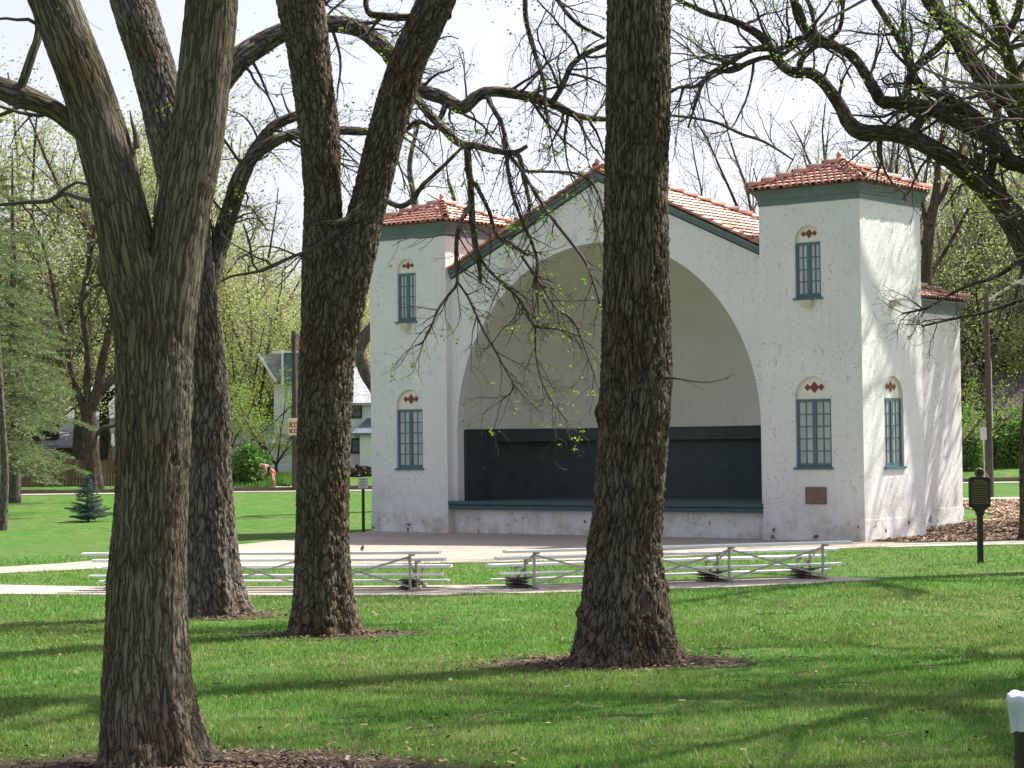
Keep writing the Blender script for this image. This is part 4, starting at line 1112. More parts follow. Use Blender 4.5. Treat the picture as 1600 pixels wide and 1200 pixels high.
for i, (tp, a) in enumerate(((l3a[-1], 3.0), (l3a[-1], 1.5), (l3b[-1], .3), (l3b[-1], 2.2), (l3b[-1], 5.4), (l3a[-1], 4.4))):
    cr3.append((tp[:3], (math.cos(a)*.8, math.sin(a)*.8, .8), 5+.4*i, .15, CR, 3))
B3 = dict(ds=.03, da=.0135, amp=.042, width=.058, el=5.0, knots=((4.35, 4.3, .15, .03),))
hero('deciduous_tree', 'forked tree with blocky bark left of the bandshell, limbs in a narrow V', 'tree', 'bark_block', tr3,
     [(l3a, None), (l3b, None), (l3c, None), (l3d, cfg3), (l3e, cfg3), (l3f, cfg3), (l3g, cfg3)], 3, B3, .15, crown=cr3)

# ---- T2: grey leaning tree with the long drooping limbs
Y = T2B.y
tr2 = px_rows([(336, 972, 116, Y), (333, 940, 98, Y), (329, 880, 82, Y), (326, 800, 74, Y), (325, 720, 70, Y), (325, 640, 68, Y), (320, 560, 62, Y), (312, 490, 58, Y), (306, 430, 56, Y), (298, 370, 62, Y), (288, 300, 70, Y)])
tr2[0] = (tr2[0][0], tr2[0][1], -.1, tr2[0][3])
l2a = px_rows([(293, 330, 68, Y), (280, 270, 70, Y), (266, 210, 70, Y), (252, 150, 68, Y), (232, 80, 66, Y), (212, 20, 66, Y), (190, -50, 62, Y), (150, -170, 52, Y)])
l2b = px_rows([(318, 460, 36, Y+.2), (330, 425, 32, Y+.3), (345, 375, 29, Y+.4), (362, 320, 27, Y+.4), (377, 275, 26, Y+.4), (395, 245, 20, Y+.4), (430, 220, 17, Y+.4), (470, 208, 16, Y+.6), (530, 204, 14, Y+.8), (590, 205, 11, Y+1), (640, 190, 8, Y+1)])
l2b2 = px_rows([(380, 272, 20, Y+.4), (400, 232, 18, Y+.5), (430, 196, 16, Y+.6), (470, 178, 14, Y+.8), (500, 160, 12, Y+1)])
l2c = px_rows([(318, 165, 34, Y+.3), (345, 128, 36, Y+.4), (375, 92, 36, Y+.5), (410, 68, 33, Y+.6), (450, 48, 28, Y+.6), (510, 38, 26, Y+.6), (560, 45, 25, Y+.6), (600, 75, 24, Y+.6), (630, 110, 22, Y+.6), (658, 140, 21, Y+.4), (690, 152, 21, Y+.2), (722, 168, 20, Y), (745, 151, 18, Y), (772, 143, 16, Y), (830, 152, 15, Y), (865, 163, 14, Y), (900, 180, 10, Y), (945, 186, 8, Y), (990, 180, 6, Y)])
l2d = px_rows([(862, 162, 10, Y), (878, 135, 9, Y), (895, 100, 9, Y), (920, 82, 8, Y), (950, 68, 7, Y), (990, 50, 5, Y)])
l2e = px_rows([(630, 120, 12, Y+.3), (650, 152, 13, Y), (668, 175, 13, Y-.2), (690, 198, 13, Y-.4), (718, 224, 12, Y-.5), (745, 228, 11, Y-.6), (775, 236, 10, Y-.7), (805, 238, 8, Y-.8), (824, 228, 6, Y-.8)])
l2f = px_rows([(730, 226, 11, Y-.5), (732, 260, 11, Y-.6), (736, 300, 10, Y-.6), (737, 330, 10, Y-.7), (742, 375, 9, Y-.7), (748, 405, 7, Y-.7), (751, 443, 5, Y-.7)])
l2g = px_rows([(738, 320, 7, Y-.7), (722, 342, 7, Y-.8), (714, 372, 6, Y-.9), (713, 410, 6, Y-.9), (714, 442, 5, Y-.9), (700, 462, 4, Y-.9), (684, 485, 3.6, Y-.9), (673, 512, 3, Y-.9), (660, 535, 2.4, Y-.9), (648, 540, 1.6, Y-.9)])
l2h = px_rows([(714, 440, 4.5, Y-.9), (730, 462, 4, Y-.9), (745, 494, 4, Y-1), (757, 520, 3.6, Y-1), (772, 545, 3.4, Y-1), (788, 575, 3, Y-1), (803, 606, 2.6, Y-1), (785, 624, 2.6, Y-1)])
l2i = px_rows([(745, 396, 6, Y-.7), (762, 420, 5.5, Y-.7), (782, 440, 5, Y-.7), (808, 464, 5, Y-.7), (822, 486, 4.5, Y-.7), (836, 510, 4, Y-.7), (868, 514, 3.2, Y-.8), (902, 524, 2.8, Y-.8), (930, 545, 2.2, Y-.8)])
l2j = px_rows([(742, 285, 7, Y-.6), (752, 305, 6.5, Y-.5), (764, 330, 6, Y-.4), (776, 366, 6, Y-.4), (795, 378, 5.5, Y-.4), (815, 393, 5, Y-.4), (826, 400, 4, Y-.4)])
l2k = px_rows([(800, 238, 8, Y-.8), (812, 246, 8, Y-.8), (818, 275, 7, Y-.8), (826, 310, 6, Y-.8), (828, 335, 4, Y-.8)])
l2l = px_rows([(790, 237, 6, Y-.7), (812, 262, 6, Y-.9), (835, 300, 6, Y-1), (866, 345, 6, Y-1.2), (892, 378, 5.5, Y-1.3), (915, 410, 5, Y-1.4), (930, 450, 4, Y-1.5), (942, 490, 3, Y-1.5)])
l2m = px_rows([(815, 268, 5, Y-.8), (850, 268, 5, Y-.6), (900, 271, 5, Y-.4), (925, 285, 4.5, Y-.3), (940, 320, 4, Y-.2), (945, 360, 3, Y)])
l2n = px_rows([(700, 150, 9, Y+.1), (690, 180, 8, Y), (680, 200, 7, Y), (650, 190, 6, Y), (620, 220, 5, Y), (590, 240, 4, Y)])
l2o = px_rows([(760, 145, 8, Y), (768, 165, 8, Y-.2), (786, 200, 7, Y-.3), (792, 250, 6, Y-.4), (800, 300, 5, Y-.5), (818, 350, 5, Y-.6), (838, 400, 4.5, Y-.6), (838, 450, 4, Y-.6), (842, 480, 3, Y-.6)])
l2p = px_rows([(820, -20, 8, Y-.5), (822, 30, 8, Y-.5), (835, 80, 7, Y-.5), (850, 130, 6, Y-.5), (852, 165, 5, Y-.5), (858, 200, 4, Y-.5)])
l2q = px_rows([(860, -30, 8, Y-.5), (872, 0, 7, Y-.5), (900, 35, 6, Y-.5), (945, 60, 5, Y-.5)])
l2r = px_rows([(815, 400, 4, Y-.5), (842, 440, 4, Y-.7), (868, 480, 4, Y-.8), (895, 500, 3.5, Y-.9), (912, 540, 3, Y-.9), (930, 590, 2.5, Y-.9)])
l2s = px_rows([(836, 510, 3.5, Y-.7), (838, 560, 3, Y-.8), (848, 600, 2.6, Y-.8), (866, 632, 2.2, Y-.8), (888, 660, 1.8, Y-.8)])
def dcfg(dens=1.0, l1=(.4, 1.5)):
    return {1: dict(dens=6.5*dens, ang=(25, 60), len=l1, r=.013, gnarl=.17, trop=-.05, t0=.1, n=7),
            2: dict(dens=5.5*dens, ang=(25, 60), len=(.18, .65), r=.0056, gnarl=.2, trop=-.03, t0=.15, n=5),
            3: dict(dens=4.6*dens, ang=(25, 60), len=(.07, .22), r=.0036, gnarl=.16, trop=.0, t0=.3, n=3)}
cup = {1: dict(dens=5.0, ang=(35, 75), len=(.6, 2.2), r=.03, gnarl=.18, trop=-.02, t0=.1, n=8),
       2: dict(dens=5.6, ang=(30, 65), len=(.3, 1.0), r=.008, gnarl=.2, trop=-.02, t0=.15, n=6),
       3: dict(dens=5.4, ang=(30, 60), len=(.1, .38), r=.0045, gnarl=.18, trop=.0, t0=.25, n=4)}
cr2 = []
tp = l2a[-1]
for i, a in enumerate((.6, 2.2, 3.6, 5.0)):
    cr2.append((tp[:3], (math.cos(a)*.8, math.sin(a)*.8, .8), 5+.4*i, .17, CR, 3))
B2 = dict(ds=.032, da=.014, amp=.04, width=.07, el=7, knots=((3.0, 0.25, .17, .13), (.9, 4.2, .3, .05)))
limbs2 = [(l2a, None), (l2b, cup), (l2b2, cup), (l2c, cup), (l2d, cup), (l2e, dcfg(.9)), (l2f, dcfg(.7)), (l2g, dcfg()), (l2h, dcfg()), (l2i, dcfg()), (l2j, dcfg()), (l2k, dcfg()), (l2l, dcfg()), (l2m, dcfg()), (l2n, dcfg(1.2)), (l2o, dcfg()), (l2p, dcfg(.9)), (l2q, dcfg(.9)), (l2r, dcfg()), (l2s, dcfg())]
hero('deciduous_tree', 'grey-barked tree behind the nearest tree, its bare limbs drooping before the stage', 'tree', 'bark_grey', tr2, limbs2, 2, B2, .17, crown=cr2, lk=5, lsize=.05)

# ---- T5: the big oak reaching in from the right
Y = 43.0
def shiftY(rows, dy):     # each limb swings a little nearer or farther as it leaves the trunk
    return rows
cO = {1: dict(dens=3.3, ang=(35, 75), len=(.9, 2.6), r=.045, gnarl=.2, trop=.02, t0=.12, n=8),
      2: dict(dens=4.2, ang=(30, 70), len=(.4, 1.4), r=.011, gnarl=.22, trop=.01, t0=.12, n=6),
      3: dict(dens=4.4, ang=(30, 65), len=(.15, .55), r=.0068, gnarl=.2, trop=.0, t0=.2, n=4)}
oA = px_rows([(1700, 560, 62, Y), (1650, 470, 50, Y), (1610, 395, 44, Y), (1588, 348, 40, Y), (1562, 316, 38, Y), (1538, 290, 37, Y), (1499, 258, 31, Y), (1461, 234, 28, Y), (1424, 216, 27, Y), (1390, 209, 24, Y), (1347, 207, 26, Y), (1326, 191, 22, Y), (1311, 163, 19, Y), (1289, 132, 17, Y), (1268, 115, 17, Y), (1240, 113, 16, Y), (1221, 101, 14, Y), (1208, 79, 14, Y), (1187, 56, 13, Y), (1161, 40, 11, Y), (1139, 30, 10, Y), (1109, 22, 9, Y), (1075, 7, 7, Y), (1040, -10, 5, Y)])
oA1 = px_rows([(1221, 104, 9, Y), (1202, 90, 8, Y), (1172, 97, 8, Y), (1146, 110, 8, Y), (1112, 113, 6.5, Y), (1097, 133, 6, Y), (1086, 165, 4, Y), (1075, 200, 3, Y)])
oA2 = px_rows([(1206, 76, 9, Y), (1176, 78, 8, Y), (1150, 92, 8, Y), (1112, 114, 7, Y), (1090, 134, 6, Y), (1060, 137, 5, Y), (1040, 150, 4, Y)])
oA3 = px_rows([(1208, 80, 9, Y), (1225, 73, 9, Y), (1250, 60, 9, Y), (1275, 61, 9, Y), (1300, 68, 9, Y)])
oA4 = px_rows([(1248, 112, 10, Y), (1255, 90, 9, Y), (1283, 66, 8, Y), (1311, 46, 7, Y), (1318, 0, 6, Y), (1322, -30, 5, Y)])
oB = px_rows([(1680, 300, 34, Y), (1640, 275, 28, Y), (1596, 258, 24, Y), (1574, 250, 26, Y), (1555, 221, 26, Y), (1525, 202, 26, Y), (1487, 184, 23, Y), (1450, 168, 21, Y), (1412, 161, 20, Y), (1379, 158, 19, Y), (1366, 139, 18, Y), (1352, 116, 16, Y), (1334, 90, 15, Y), (1311, 75, 14, Y), (1285, 62, 14, Y), (1262, 50, 14, Y), (1247, 26, 13, Y), (1238, -10, 12, Y), (1220, -60, 10, Y)])
oC = px_rows([(1700, 380, 50, Y), (1650, 290, 40, Y), (1615, 225, 34, Y), (1598, 190, 32, Y), (1583, 158, 34, Y), (1560, 137, 36, Y), (1536, 116, 29, Y), (1513, 92, 27, Y), (1499, 62, 28, Y), (1474, 30, 24, Y), (1450, -5, 24, Y), (1425, -60, 20, Y)])
oD = px_rows([(1555, 215, 20, Y), (1525, 182, 18, Y), (1497, 164, 16, Y), (1469, 150, 14, Y), (1435, 131, 13, Y), (1418, 92, 11, Y), (1398, 50, 10, Y), (1366, 0, 9, Y), (1350, -40, 7, Y)])
oE = px_rows([(1424, 216, 20, Y), (1432, 196, 17, Y), (1441, 184, 13, Y), (1424, 172, 14, Y), (1417, 150, 14, Y), (1420, 125, 13, Y), (1436, 100, 12, Y), (1462, 78, 11, Y), (1480, 58, 10, Y)])
oF = px_rows([(1582, 160, 16, Y), (1590, 120, 15, Y), (1570, 70, 13, Y), (1590, 20, 12, Y), (1600, -30, 10, Y)])
oG = px_rows([(1540, 292, 14, Y), (1552, 250, 14, Y), (1555, 200, 13, Y), (1560, 160, 12, Y)])
oH = px_rows([(1045, 180, 4, Y-2), (1080, 184, 4.5, Y-2), (1120, 192, 5, Y-2), (1160, 210, 5, Y-2), (1195, 222, 4.5, Y-2), (1240, 250, 3, Y-2)][::-1])
oI = px_rows([(1650, 390, 16, Y-2), (1600, 405, 10, Y-2), (1560, 430, 7, Y-2), (1500, 452, 5, Y-2), (1450, 480, 4, Y-2), (1410, 490, 3, Y-2)])
oJ = px_rows([(1660, 460, 12, Y-2), (1600, 468, 7, Y-2), (1540, 488, 5, Y-2), (1480, 500, 4, Y-2), (1440, 510, 3, Y-2)])
p = at(1745, 900, Y)
trO = [(p.x, p.y, -.1, .62), (p.x, p.y, .8, .50), (p.x-.05, p.y, 2.5, .46), (p.x-.3, p.y, 4.4, .45), (p.x-.6, p.y, 6.2, .36), (p.x-.7, p.y, 8, .3)]
crO = []
for i, a in enumerate((.2, 1.3, 5.4, 4.2)):
    crO.append(((trO[-1][0], trO[-1][1], trO[-1][2]-.2), (math.cos(a)*.85, math.sin(a)*.85, .6), 6.5+.5*i, .2, CR, 3))
for rows, L_ in ((oC, 4), (oB, 3), (oD, 3)):
    e = rows[-1]; crO.append((e[:3], (-.4, rg.uniform(-.3, .3), .8), L_, e[3], CR, 2))
hero('oak_tree', 'old oak reaching in from the right with thick crooked limbs above the right tower', 'tree', 'bark_dark', trO,
     [(oA, cO), (oA1, cO), (oA2, cO), (oA3, cO), (oA4, cO), (oB, cO), (oC, cO), (oD, cO), (oE, cO), (oF, cO), (oG, None), (oH, cO), (oI, dcfg(1.3)), (oJ, dcfg(1.3))], 5, dict(ds=.045, da=.02, amp=.03, width=.08), .05, crown=crO)

# ================================================================== TREES FROM PROTOTYPES
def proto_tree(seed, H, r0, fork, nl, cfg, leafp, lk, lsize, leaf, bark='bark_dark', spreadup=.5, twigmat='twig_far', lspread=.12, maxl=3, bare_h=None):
    """returns dict of meshes centred on the origin"""
    rg = random.Random(seed)
    hf = H*fork; lean = (rg.uniform(-.04, .04), rg.uniform(-.04, .04))
    tr = [(0, 0, -.3, r0*1.5), (0, 0, .15, r0*1.25), (lean[0]*hf*.3, lean[1]*hf*.3, hf*.35, r0), (lean[0]*hf, lean[1]*hf, hf, r0*.82)]
    V, Q, h = bark_tube(tr, seed, ds=.18, da=.09, amp=.02, width=.12, flare=.2)
    Vs = [V]; Fs = [Q]; hs = [h]; bks = [BK]; b_ = len(V); out = {1: [], 2: [], 3: []}; tips = []
    top = tr[-1][:3]
    for i in range(nl):
        a = 2*math.pi*i/nl+rg.uniform(-.4, .4); el = rg.uniform(spreadup, 1.35)
        d = (math.cos(a)*math.cos(el), math.sin(a)*math.cos(el), math.sin(el))
        z = hf*(1-.25*(i % 2)*rg.random())
        q = grow(rg, (top[0], top[1], z), d, (H-hf)*rg.uniform(.75, 1.05), 9, .09, .05)
        rr_ = [r0*.55*(1-.8*j/9) for j in range(10)]
        V, Q = batch_tubes([(q, rr_)], 8); Vs.append(V); Fs.append(Q+b_); hs.append(np.full(len(V), .5)); bks.append(V*1.0); b_ += len(V)
        ramify(rg, q, rr_, 1, maxl, cfg, out, tips)
    trunk = mesh_np('trunk', np.concatenate(Vs), np.concatenate(Fs), attr={'h': np.concatenate(hs), 'bk': np.concatenate(bks)}); trunk.materials.append(M[bark])
    Vs = []; Fs = []; b_ = 0
    for l, s_ in ((1, 5), (2, 3), (3, 3)):
        if out[l]: V, Q = batch_tubes(out[l], s_); Vs.append(V); Fs.append(Q+b_); b_ += len(V)
    br = mesh_np('branches', np.concatenate(Vs), np.concatenate(Fs)); br.materials.append(M[twigmat])
    V, Q = leaves(tips, seed, leafp, lk, lsize, lspread)
    lf = mesh_np('leaves', V, Q, smooth=False); lf.materials.append(M[leaf])
    return dict(trunk=trunk, branches=br, crown=lf, H=H)
def fcfg(s=1.0, d=1.0, trop=.03, g=.13):
    return {1: dict(dens=1.25*d, ang=(25, 55), len=(1.6*s, 4.0*s), r=.055, gnarl=g, trop=trop, t0=.1, n=6),
            2: dict(dens=2.5*d, ang=(25, 55), len=(.7*s, 1.9*s), r=.018, gnarl=g*1.2, trop=trop*.6, t0=.1, n=4),
            3: dict(dens=2.6*d, ang=(20, 55), len=(.3*s, 1.0*s), r=.009, gnarl=g, trop=0, t0=.1, n=3)}
PR = {
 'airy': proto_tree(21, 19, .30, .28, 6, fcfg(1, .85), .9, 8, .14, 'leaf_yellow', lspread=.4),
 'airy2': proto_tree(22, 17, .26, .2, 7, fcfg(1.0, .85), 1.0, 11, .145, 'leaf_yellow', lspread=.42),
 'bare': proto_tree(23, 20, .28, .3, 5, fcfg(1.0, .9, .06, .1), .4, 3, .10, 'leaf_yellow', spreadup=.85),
 'green': proto_tree(24, 13, .2, .18, 7, fcfg(.8, .85), 1.0, 15, .16, 'leaf_mid', lspread=.42),
 'shade': proto_tree(26, 17, .3, .45, 7, fcfg(.95, 1.0), .55, 30, .045, 'leaf_new', lspread=.16, spreadup=.25, bark='bark_brown'),
 'lime': proto_tree(25, 9, .14, .12, 8, fcfg(.6, 1.1, .05), 1.0, 6, .12, 'leaf_new', lspread=.25),
}
# conifer
def proto_spruce(seed, H, r0, low, wid, leaf, dens=1.0, nsz=.16, droop=-.05):
    rg = random.Random(seed); V, Q, h = bark_tube([(0, 0, -.2, r0*1.3), (0, 0, H*.3, r0), (0, 0, H*.7, r0*.5), (0, 0, H*.98, .02)], seed, ds=.2, da=.08, amp=.015, width=.1)
    tr = mesh_np('trunk', V, Q, attr={'h': h, 'bk': BK}); tr.materials.append(M['bark_grey'])
    out = []; C_ = []; Dv = []
    z = low
    while z < H*.97:
        f = 1-(z-low)/(H-low); L = wid*(f**.8)*rg.uniform(.8, 1.1)+.05
        n = 6 if L > .5 else 5
        for i in range(n):
            a = rg.uniform(0, 6.28); L_ = L*rg.uniform(.75, 1.1)
            q = grow(rg, (0, 0, z+rg.uniform(-.05, .05)), (math.cos(a), math.sin(a), .18 if droop > -.04 else -.1), L_, 6, .05, droop)
            out.append((q, [max(.004, .012*L_*(1-j/7)) for j in range(7)]))
            m_ = int(max(4, L_*L_*14+L_*10)*dens)
            for _ in range(m_):
                t = rg.random()**.75; k = min(5, int(t*6)); f2 = t*6-k
                p = [q[k][c]+(q[k+1][c]-q[k][c])*f2 for c in range(3)]
                sd_ = rg.uniform(-1, 1)*L_*.3*(1-t*.6)
                C_.append((p[0]-math.sin(a)*sd_, p[1]+math.cos(a)*sd_, p[2]-abs(sd_)*.15+rg.uniform(-.03, .03)))
                Dv.append((math.cos(a)-math.sin(a)*(1 if sd_ > 0 else -1)*.7, math.sin(a)+math.cos(a)*(1 if sd_ > 0 else -1)*.7, rg.uniform(-.35, .15)))
        z += (H*.022+.05)*(.8+.5*rg.random())
    V, Q = batch_tubes(out, 3); br = mesh_np('branches', V, Q); br.materials.append(M['twig'])
    C_ = np.array(C_); Dv = np.array(Dv); Dv /= np.linalg.norm(Dv, axis=1)[:, None]; R = np.random.RandomState(seed); n = len(C_)
    # every shoot carries six short needle blades
    Vl = []
    for k in range(6):
        o = (R.uniform(-1, 1, (n, 1)))*Dv*nsz*.7
        w = Dv+R.normal(0, .55, (n, 3)); w /= np.linalg.norm(w, axis=1)[:, None]; b = np.cross(w, R.normal(size=(n, 3))); b /= np.linalg.norm(b, axis=1)[:, None]
        c = C_+o; l = (R.uniform(.6, 1.2, n)*nsz)[:, None]
        Vl.append(np.stack([c-b*nsz*.09, c+b*nsz*.09, c+w*l], 1))
    Vl = np.concatenate(Vl).reshape(-1, 3)
    lf = mesh_np('needles', Vl, np.arange(len(Vl)).reshape(-1, 3), smooth=False); lf.materials.append(M[leaf])
    return dict(trunk=tr, branches=br, crown=lf, H=H)
PR['spruce'] = proto_spruce(31, 15, .22, 2.2, 3.6, 'leaf_reed', .42, .2, -.06)
PR['blue'] = proto_spruce(32, 2.35, .05, .12, 1.2, 'leaf_blue', 3.6, .08, .0)

def place(kind, name, label, x, y, s=1.0, rz=None, group=None, cat='tree', zoff=0, sx=1.0):
    pr = PR[kind]; rg_ = random.Random(hash((round(x*10), round(y*10))) % 9999)
    r_ = thing(name, label, cat, (x, y, hg(x, y)+zoff), rg_.uniform(0, 6.28) if rz is None else rz, group)
    r_.scale = (s*sx, s*sx, s)
    for k in ('trunk', 'branches', 'crown'):
        if k in pr:
            o = bpy.data.objects.new(k, pr[k]); COL.objects.link(o); o.parent = r_
            if k != 'trunk': o['kind'] = 'stuff'
    return r_
def ax(px, Y): return at(px, 690, Y).x

# ================================================================== BLEACHERS AND SMALL THINGS
def bleacher(name, label, A, B, nfr, group):
    """A, B ground points below the rear legs at the two end frames; people sit facing away from the camera"""
    A = Vector((A.x, A.y, .02)); B = Vector((B.x, B.y, .02)); ex = (B-A).normalized(); L = (B-A).length
    root = thing(name, label, 'bleachers', tuple(A), math.atan2(ex.y, ex.x), group)   # local x along, +y away from the camera
    oh = .55
    alu, st = M['alu'], M['steel']
    for (y, z) in ((.0, .72), (.58, .565), (1.16, .41)):           # seats, highest at the back
        m = MB(); m.box(-oh, L+oh, y-.12, y+.12, z-.035, z); m.box(-oh, L+oh, y-.122, y-.117, z-.05, z-.004); m.box(-oh, L+oh, y+.117, y+.122, z-.05, z-.004)
        m.build('seat', alu, root, bevel=.003)
        for q0, q1 in ((-oh-.012, -oh), (L+oh, L+oh+.012)): e = MB(); e.box(q0, q1, y-.125, y+.125, z-.052, z+.003); e.build('end_cap', alu, root)
    for (y, z) in ((.33, .29), (.91, .15)):
        m = MB(); m.box(-oh, L+oh, y-.12, y+.12, z-.035, z); m.build('footboard', alu, root, bevel=.003)
    for i in range(nfr):
        x = L*i/(nfr-1); f = MB()
        f.bar((x, 0, 0), (x, 0, .665), .055, .04); f.bar((x, .58, 0), (x, .58, .51), .05, .04); f.bar((x, 1.16, 0), (x, 1.16, .36), .05, .04)
        f.bar((x+.05, -.12, .655), (x+.05, .12, .655), .05, .04); f.bar((x+.05, .40, .5), (x+.05, .7, .5), .05, .04); f.bar((x+.05, 1.0, .345), (x+.05, 1.28, .345), .05, .04)
        f.bar((x+.05, -.02, .23), (x+.05, 1.2, .23-.12), .05, .035); f.bar((x+.05, -.1, .03), (x+.05, 1.3, .03), .06, .04)
        f.bar((x-.04, 0, .6), (x-.04, 1.16, .06), .03, .03)
        f.build('frame', st, root)
    for i in range(nfr-1):
        xa, xb = L*i/(nfr-1), L*(i+1)/(nfr-1)
        b = MB(); b.bar((xa, -.045, .62), (xb, -.045, .08), .035, .012, up=(0, 1, 0)); b.build('cross_brace', st, root)
        b = MB(); b.bar((xa, -.06, .08), (xb, -.06, .62), .035, .012, up=(0, 1, 0)); b.build('cross_brace', st, root)
    for i in (range(nfr) if nfr else ()):
        x = L*i/(nfr-1)-.12
        b = MB()
        for k in range(3): b.box(x-.16, x+.12, .35+.0*k, .95, .03+.062*k, .055+.062*k)
        b.build('step_block', M['step'], root)
    return root
bleacher('bleachers', 'left low aluminium bleachers on the concrete strip, partly behind the left tree trunks', gr(176, 926), gr(641, 925), 4, 'aluminium bleachers facing the stage')
bleacher('bleachers', 'right low aluminium bleachers angled up to the right behind the middle trunk', gr(835, 922), gr(1286, 907), 4, 'aluminium bleachers facing the stage')

# historical marker
Y = gr(1532, 880).y; p = gr(1532, 880); k = F/Y
mk = thing('historical_marker', 'dark historical marker board with small round crest on a post at right', 'marker', (p.x, p.y, 0))
m = MB(); m.box(-.055, .055, -.055, .055, -.3, 1.14); m.box(-.075, .075, -.075, .075, 1.02, 1.16); m.build('post', M['black_metal'], mk, bevel=.008)
bw, z0, z1 = .235, 1.14, 1.84
m = MB(); m.prism([(-.10, z0-.04), (.10, z0-.04), (.14, z0+.02), (bw, z0+.06), (bw, z1-.03), (bw-.05, z1), (-.0, z1+.0), (-bw+.05, z1), (-bw, z1-.03), (-bw, z0+.06), (-.14, z0+.02)], -.035, .035)
m.build('board', M['black_metal'], mk, bevel=.006)
tx = MB(); rr_ = random.Random(8)
for i in range(11):
    z = z1-.07-i*.048; x = -bw+.05
    if i == 0: x = -.13
    while x < (bw-.07 if i else .1):
        w = rr_.uniform(.02, .055); tx.box(x, min(x+w, bw-.045), -.041, -.034, z-(.03 if i < 2 else .022), z); x += w+.013
tx.build('raised_lettering', M['gold'], mk)
m = MB(); n = 20; m.prism([(.105*math.cos(2*math.pi*i/n), z1+.085+.105*math.sin(2*math.pi*i/n)) for i in range(n)], -.03, .03); m.build('crest', M['gold'], mk, bevel=.008)
m = MB(); m.prism([(.07*math.cos(2*math.pi*i/n), z1+.085+.07*math.sin(2*math.pi*i/n)) for i in range(n)], -.038, -.031); m.build('crest_disc', M['black_metal'], mk)
m = MB(); m.tube([(.09, 0, z1+.16), (.15, 0, z1+.06), (.19, 0, z1+.01)], .012, 6); m.build('scroll', M['steel'], mk)
mk.rotation_euler = (0, rad(.3), rad(8))

# small sign on a post beside the left tower
p = gr(568, 832); s_ = thing('park_sign', 'small white rule sign on a thin dark post beside the left tower', 'sign', (p.x, p.y, 0), rad(6))
m = MB(); m.box(-.045, .045, -.02, .02, -.2, 1.62); m.build('post', M['black_metal'], s_)
m = MB(); m.box(-.15, .15, -.032, -.022, 1.34, 1.66); m.build('sign_plate', M['sign_white'], s_, bevel=.004)
m = MB()
for i in range(6):
    z = 1.63-i*.048; w = (.11, .09, .12, .1, .12, .07)[i]; m.box(-w, w, -.036, -.0325, z-.022, z)
m.build('lettering', M['ink'], s_)
m = MB(); m.box(-.15, .15, -.0345, -.0325, 1.652, 1.66); m.box(-.15, .15, -.0345, -.0325, 1.34, 1.348); m.box(-.15, -.142, -.0345, -.0325, 1.348, 1.652); m.box(.142, .15, -.0345, -.0325, 1.348, 1.652); m.build('border', M['ink'], s_)

# litter bin at the lower right
Y = 14.9; c = at(1645, 1085, Y)
bn = thing('trash_can', 'dark park trash can with a pale plastic liner folded over its rim', 'trash can', (c.x, Y, 0))
n = 40
m = MB(); m.cyl((0, 0), .262, .275, 0, .86, n); m.build('can', M['bin'], bn, smooth=False)
for z in (.12, .45): m = MB(); m.cyl((0, 0), .283, .283, z, z+.025, n); m.build('rib', M['bin'], bn)
def liner():
    rg_ = random.Random(3); prof = [(.235, .55), (.25, .75), (.262, .87), (.285, .905), (.305, .90), (.312, .86), (.300, .80), (.292, .73), (.284, .68), (.285, .655)]
    n = 96; V = []; Fs = []
    for j, (r_, z_) in enumerate(prof):
        for i in range(n):
            a = 2*math.pi*i/n; q = j/(len(prof)-1)
            w = .006*math.sin(a*13+1.3*math.sin(a*3))*(.4+q)+.003*math.sin(a*29+j*.5)
            zz = z_+(.008*math.sin(a*5+1)+.005*math.sin(a*11))*(1 if 2 < j < 6 else 0)-(.02*math.sin(a*4+2)+.008*math.sin(a*9))*(q if j > 7 else 0)
            V.append(((r_+w)*math.cos(a), (r_+w)*math.sin(a), zz))
    for j in range(len(prof)-1):
        for i in range(n): Fs.append((j*n+i, j*n+(i+1) % n, (j+1)*n+(i+1) % n, (j+1)*n+i))
    return mesh_np('liner', V, np.array(Fs))
link('liner', liner(), M['liner'], bn)

# street lamp at right
def street_lamp():
    Y = 76.5; p = at(1547, 783, Y); z = hg(p.x, Y); t = at(1541, 462, Y)
    r_ = thing('street_lamp', 'brown street lamp pole with a long pale arm beyond the mulch bed', 'street lamp', (p.x, Y, z))
    H_ = t.z-z; dx = t.x-p.x
    m = MB(); m.tube([(0, 0, -.2), (0, 0, 2.1)], [.15, .135], 12); m.tube([(0, 0, 2.1), (dx, 0, H_)], [.11, .085], 12); m.build('pole', M['dark_pole'], r_, smooth=False)
    e = at(1588, 441, Y); q = Vector((e.x-p.x, 0, e.z-z))
    m = MB(); m.tube([(dx, 0, H_-.25), (dx+.35, -.0, H_+.02), (q.x, 0, q.z)], [.04, .04, .035], 8); m.tube([(dx, 0, H_-.6), (dx+.35, 0, H_-.02)], .02, 6); m.build('arm', M['lamp_metal'], r_)
    m = MB(); m.prism([(q.x-.05, q.z-.03), (q.x+.3, q.z-.09), (q.x+.75, q.z-.06), (q.x+.85, q.z+.03), (q.x+.6, q.z+.12), (q.x+.15, q.z+.1)], -.13, .13); m.build('lamp_head', M['lamp_metal'], r_, bevel=.02)
    m = MB(); m.box(-.30, -.10, -.12, .1, 2.08, 2.52); m.build('junction_box', M['lamp_metal'], r_, bevel=.01)
    m = MB(); m.tube([(-.19, 0, 2.1), (-.17, 0, .2)], .02, 6); m.tube([(.13, -.05, 2.5), (.12, -.05, 5)], .015, 6); m.build('conduit', M['lamp_metal'], r_)
street_lamp()
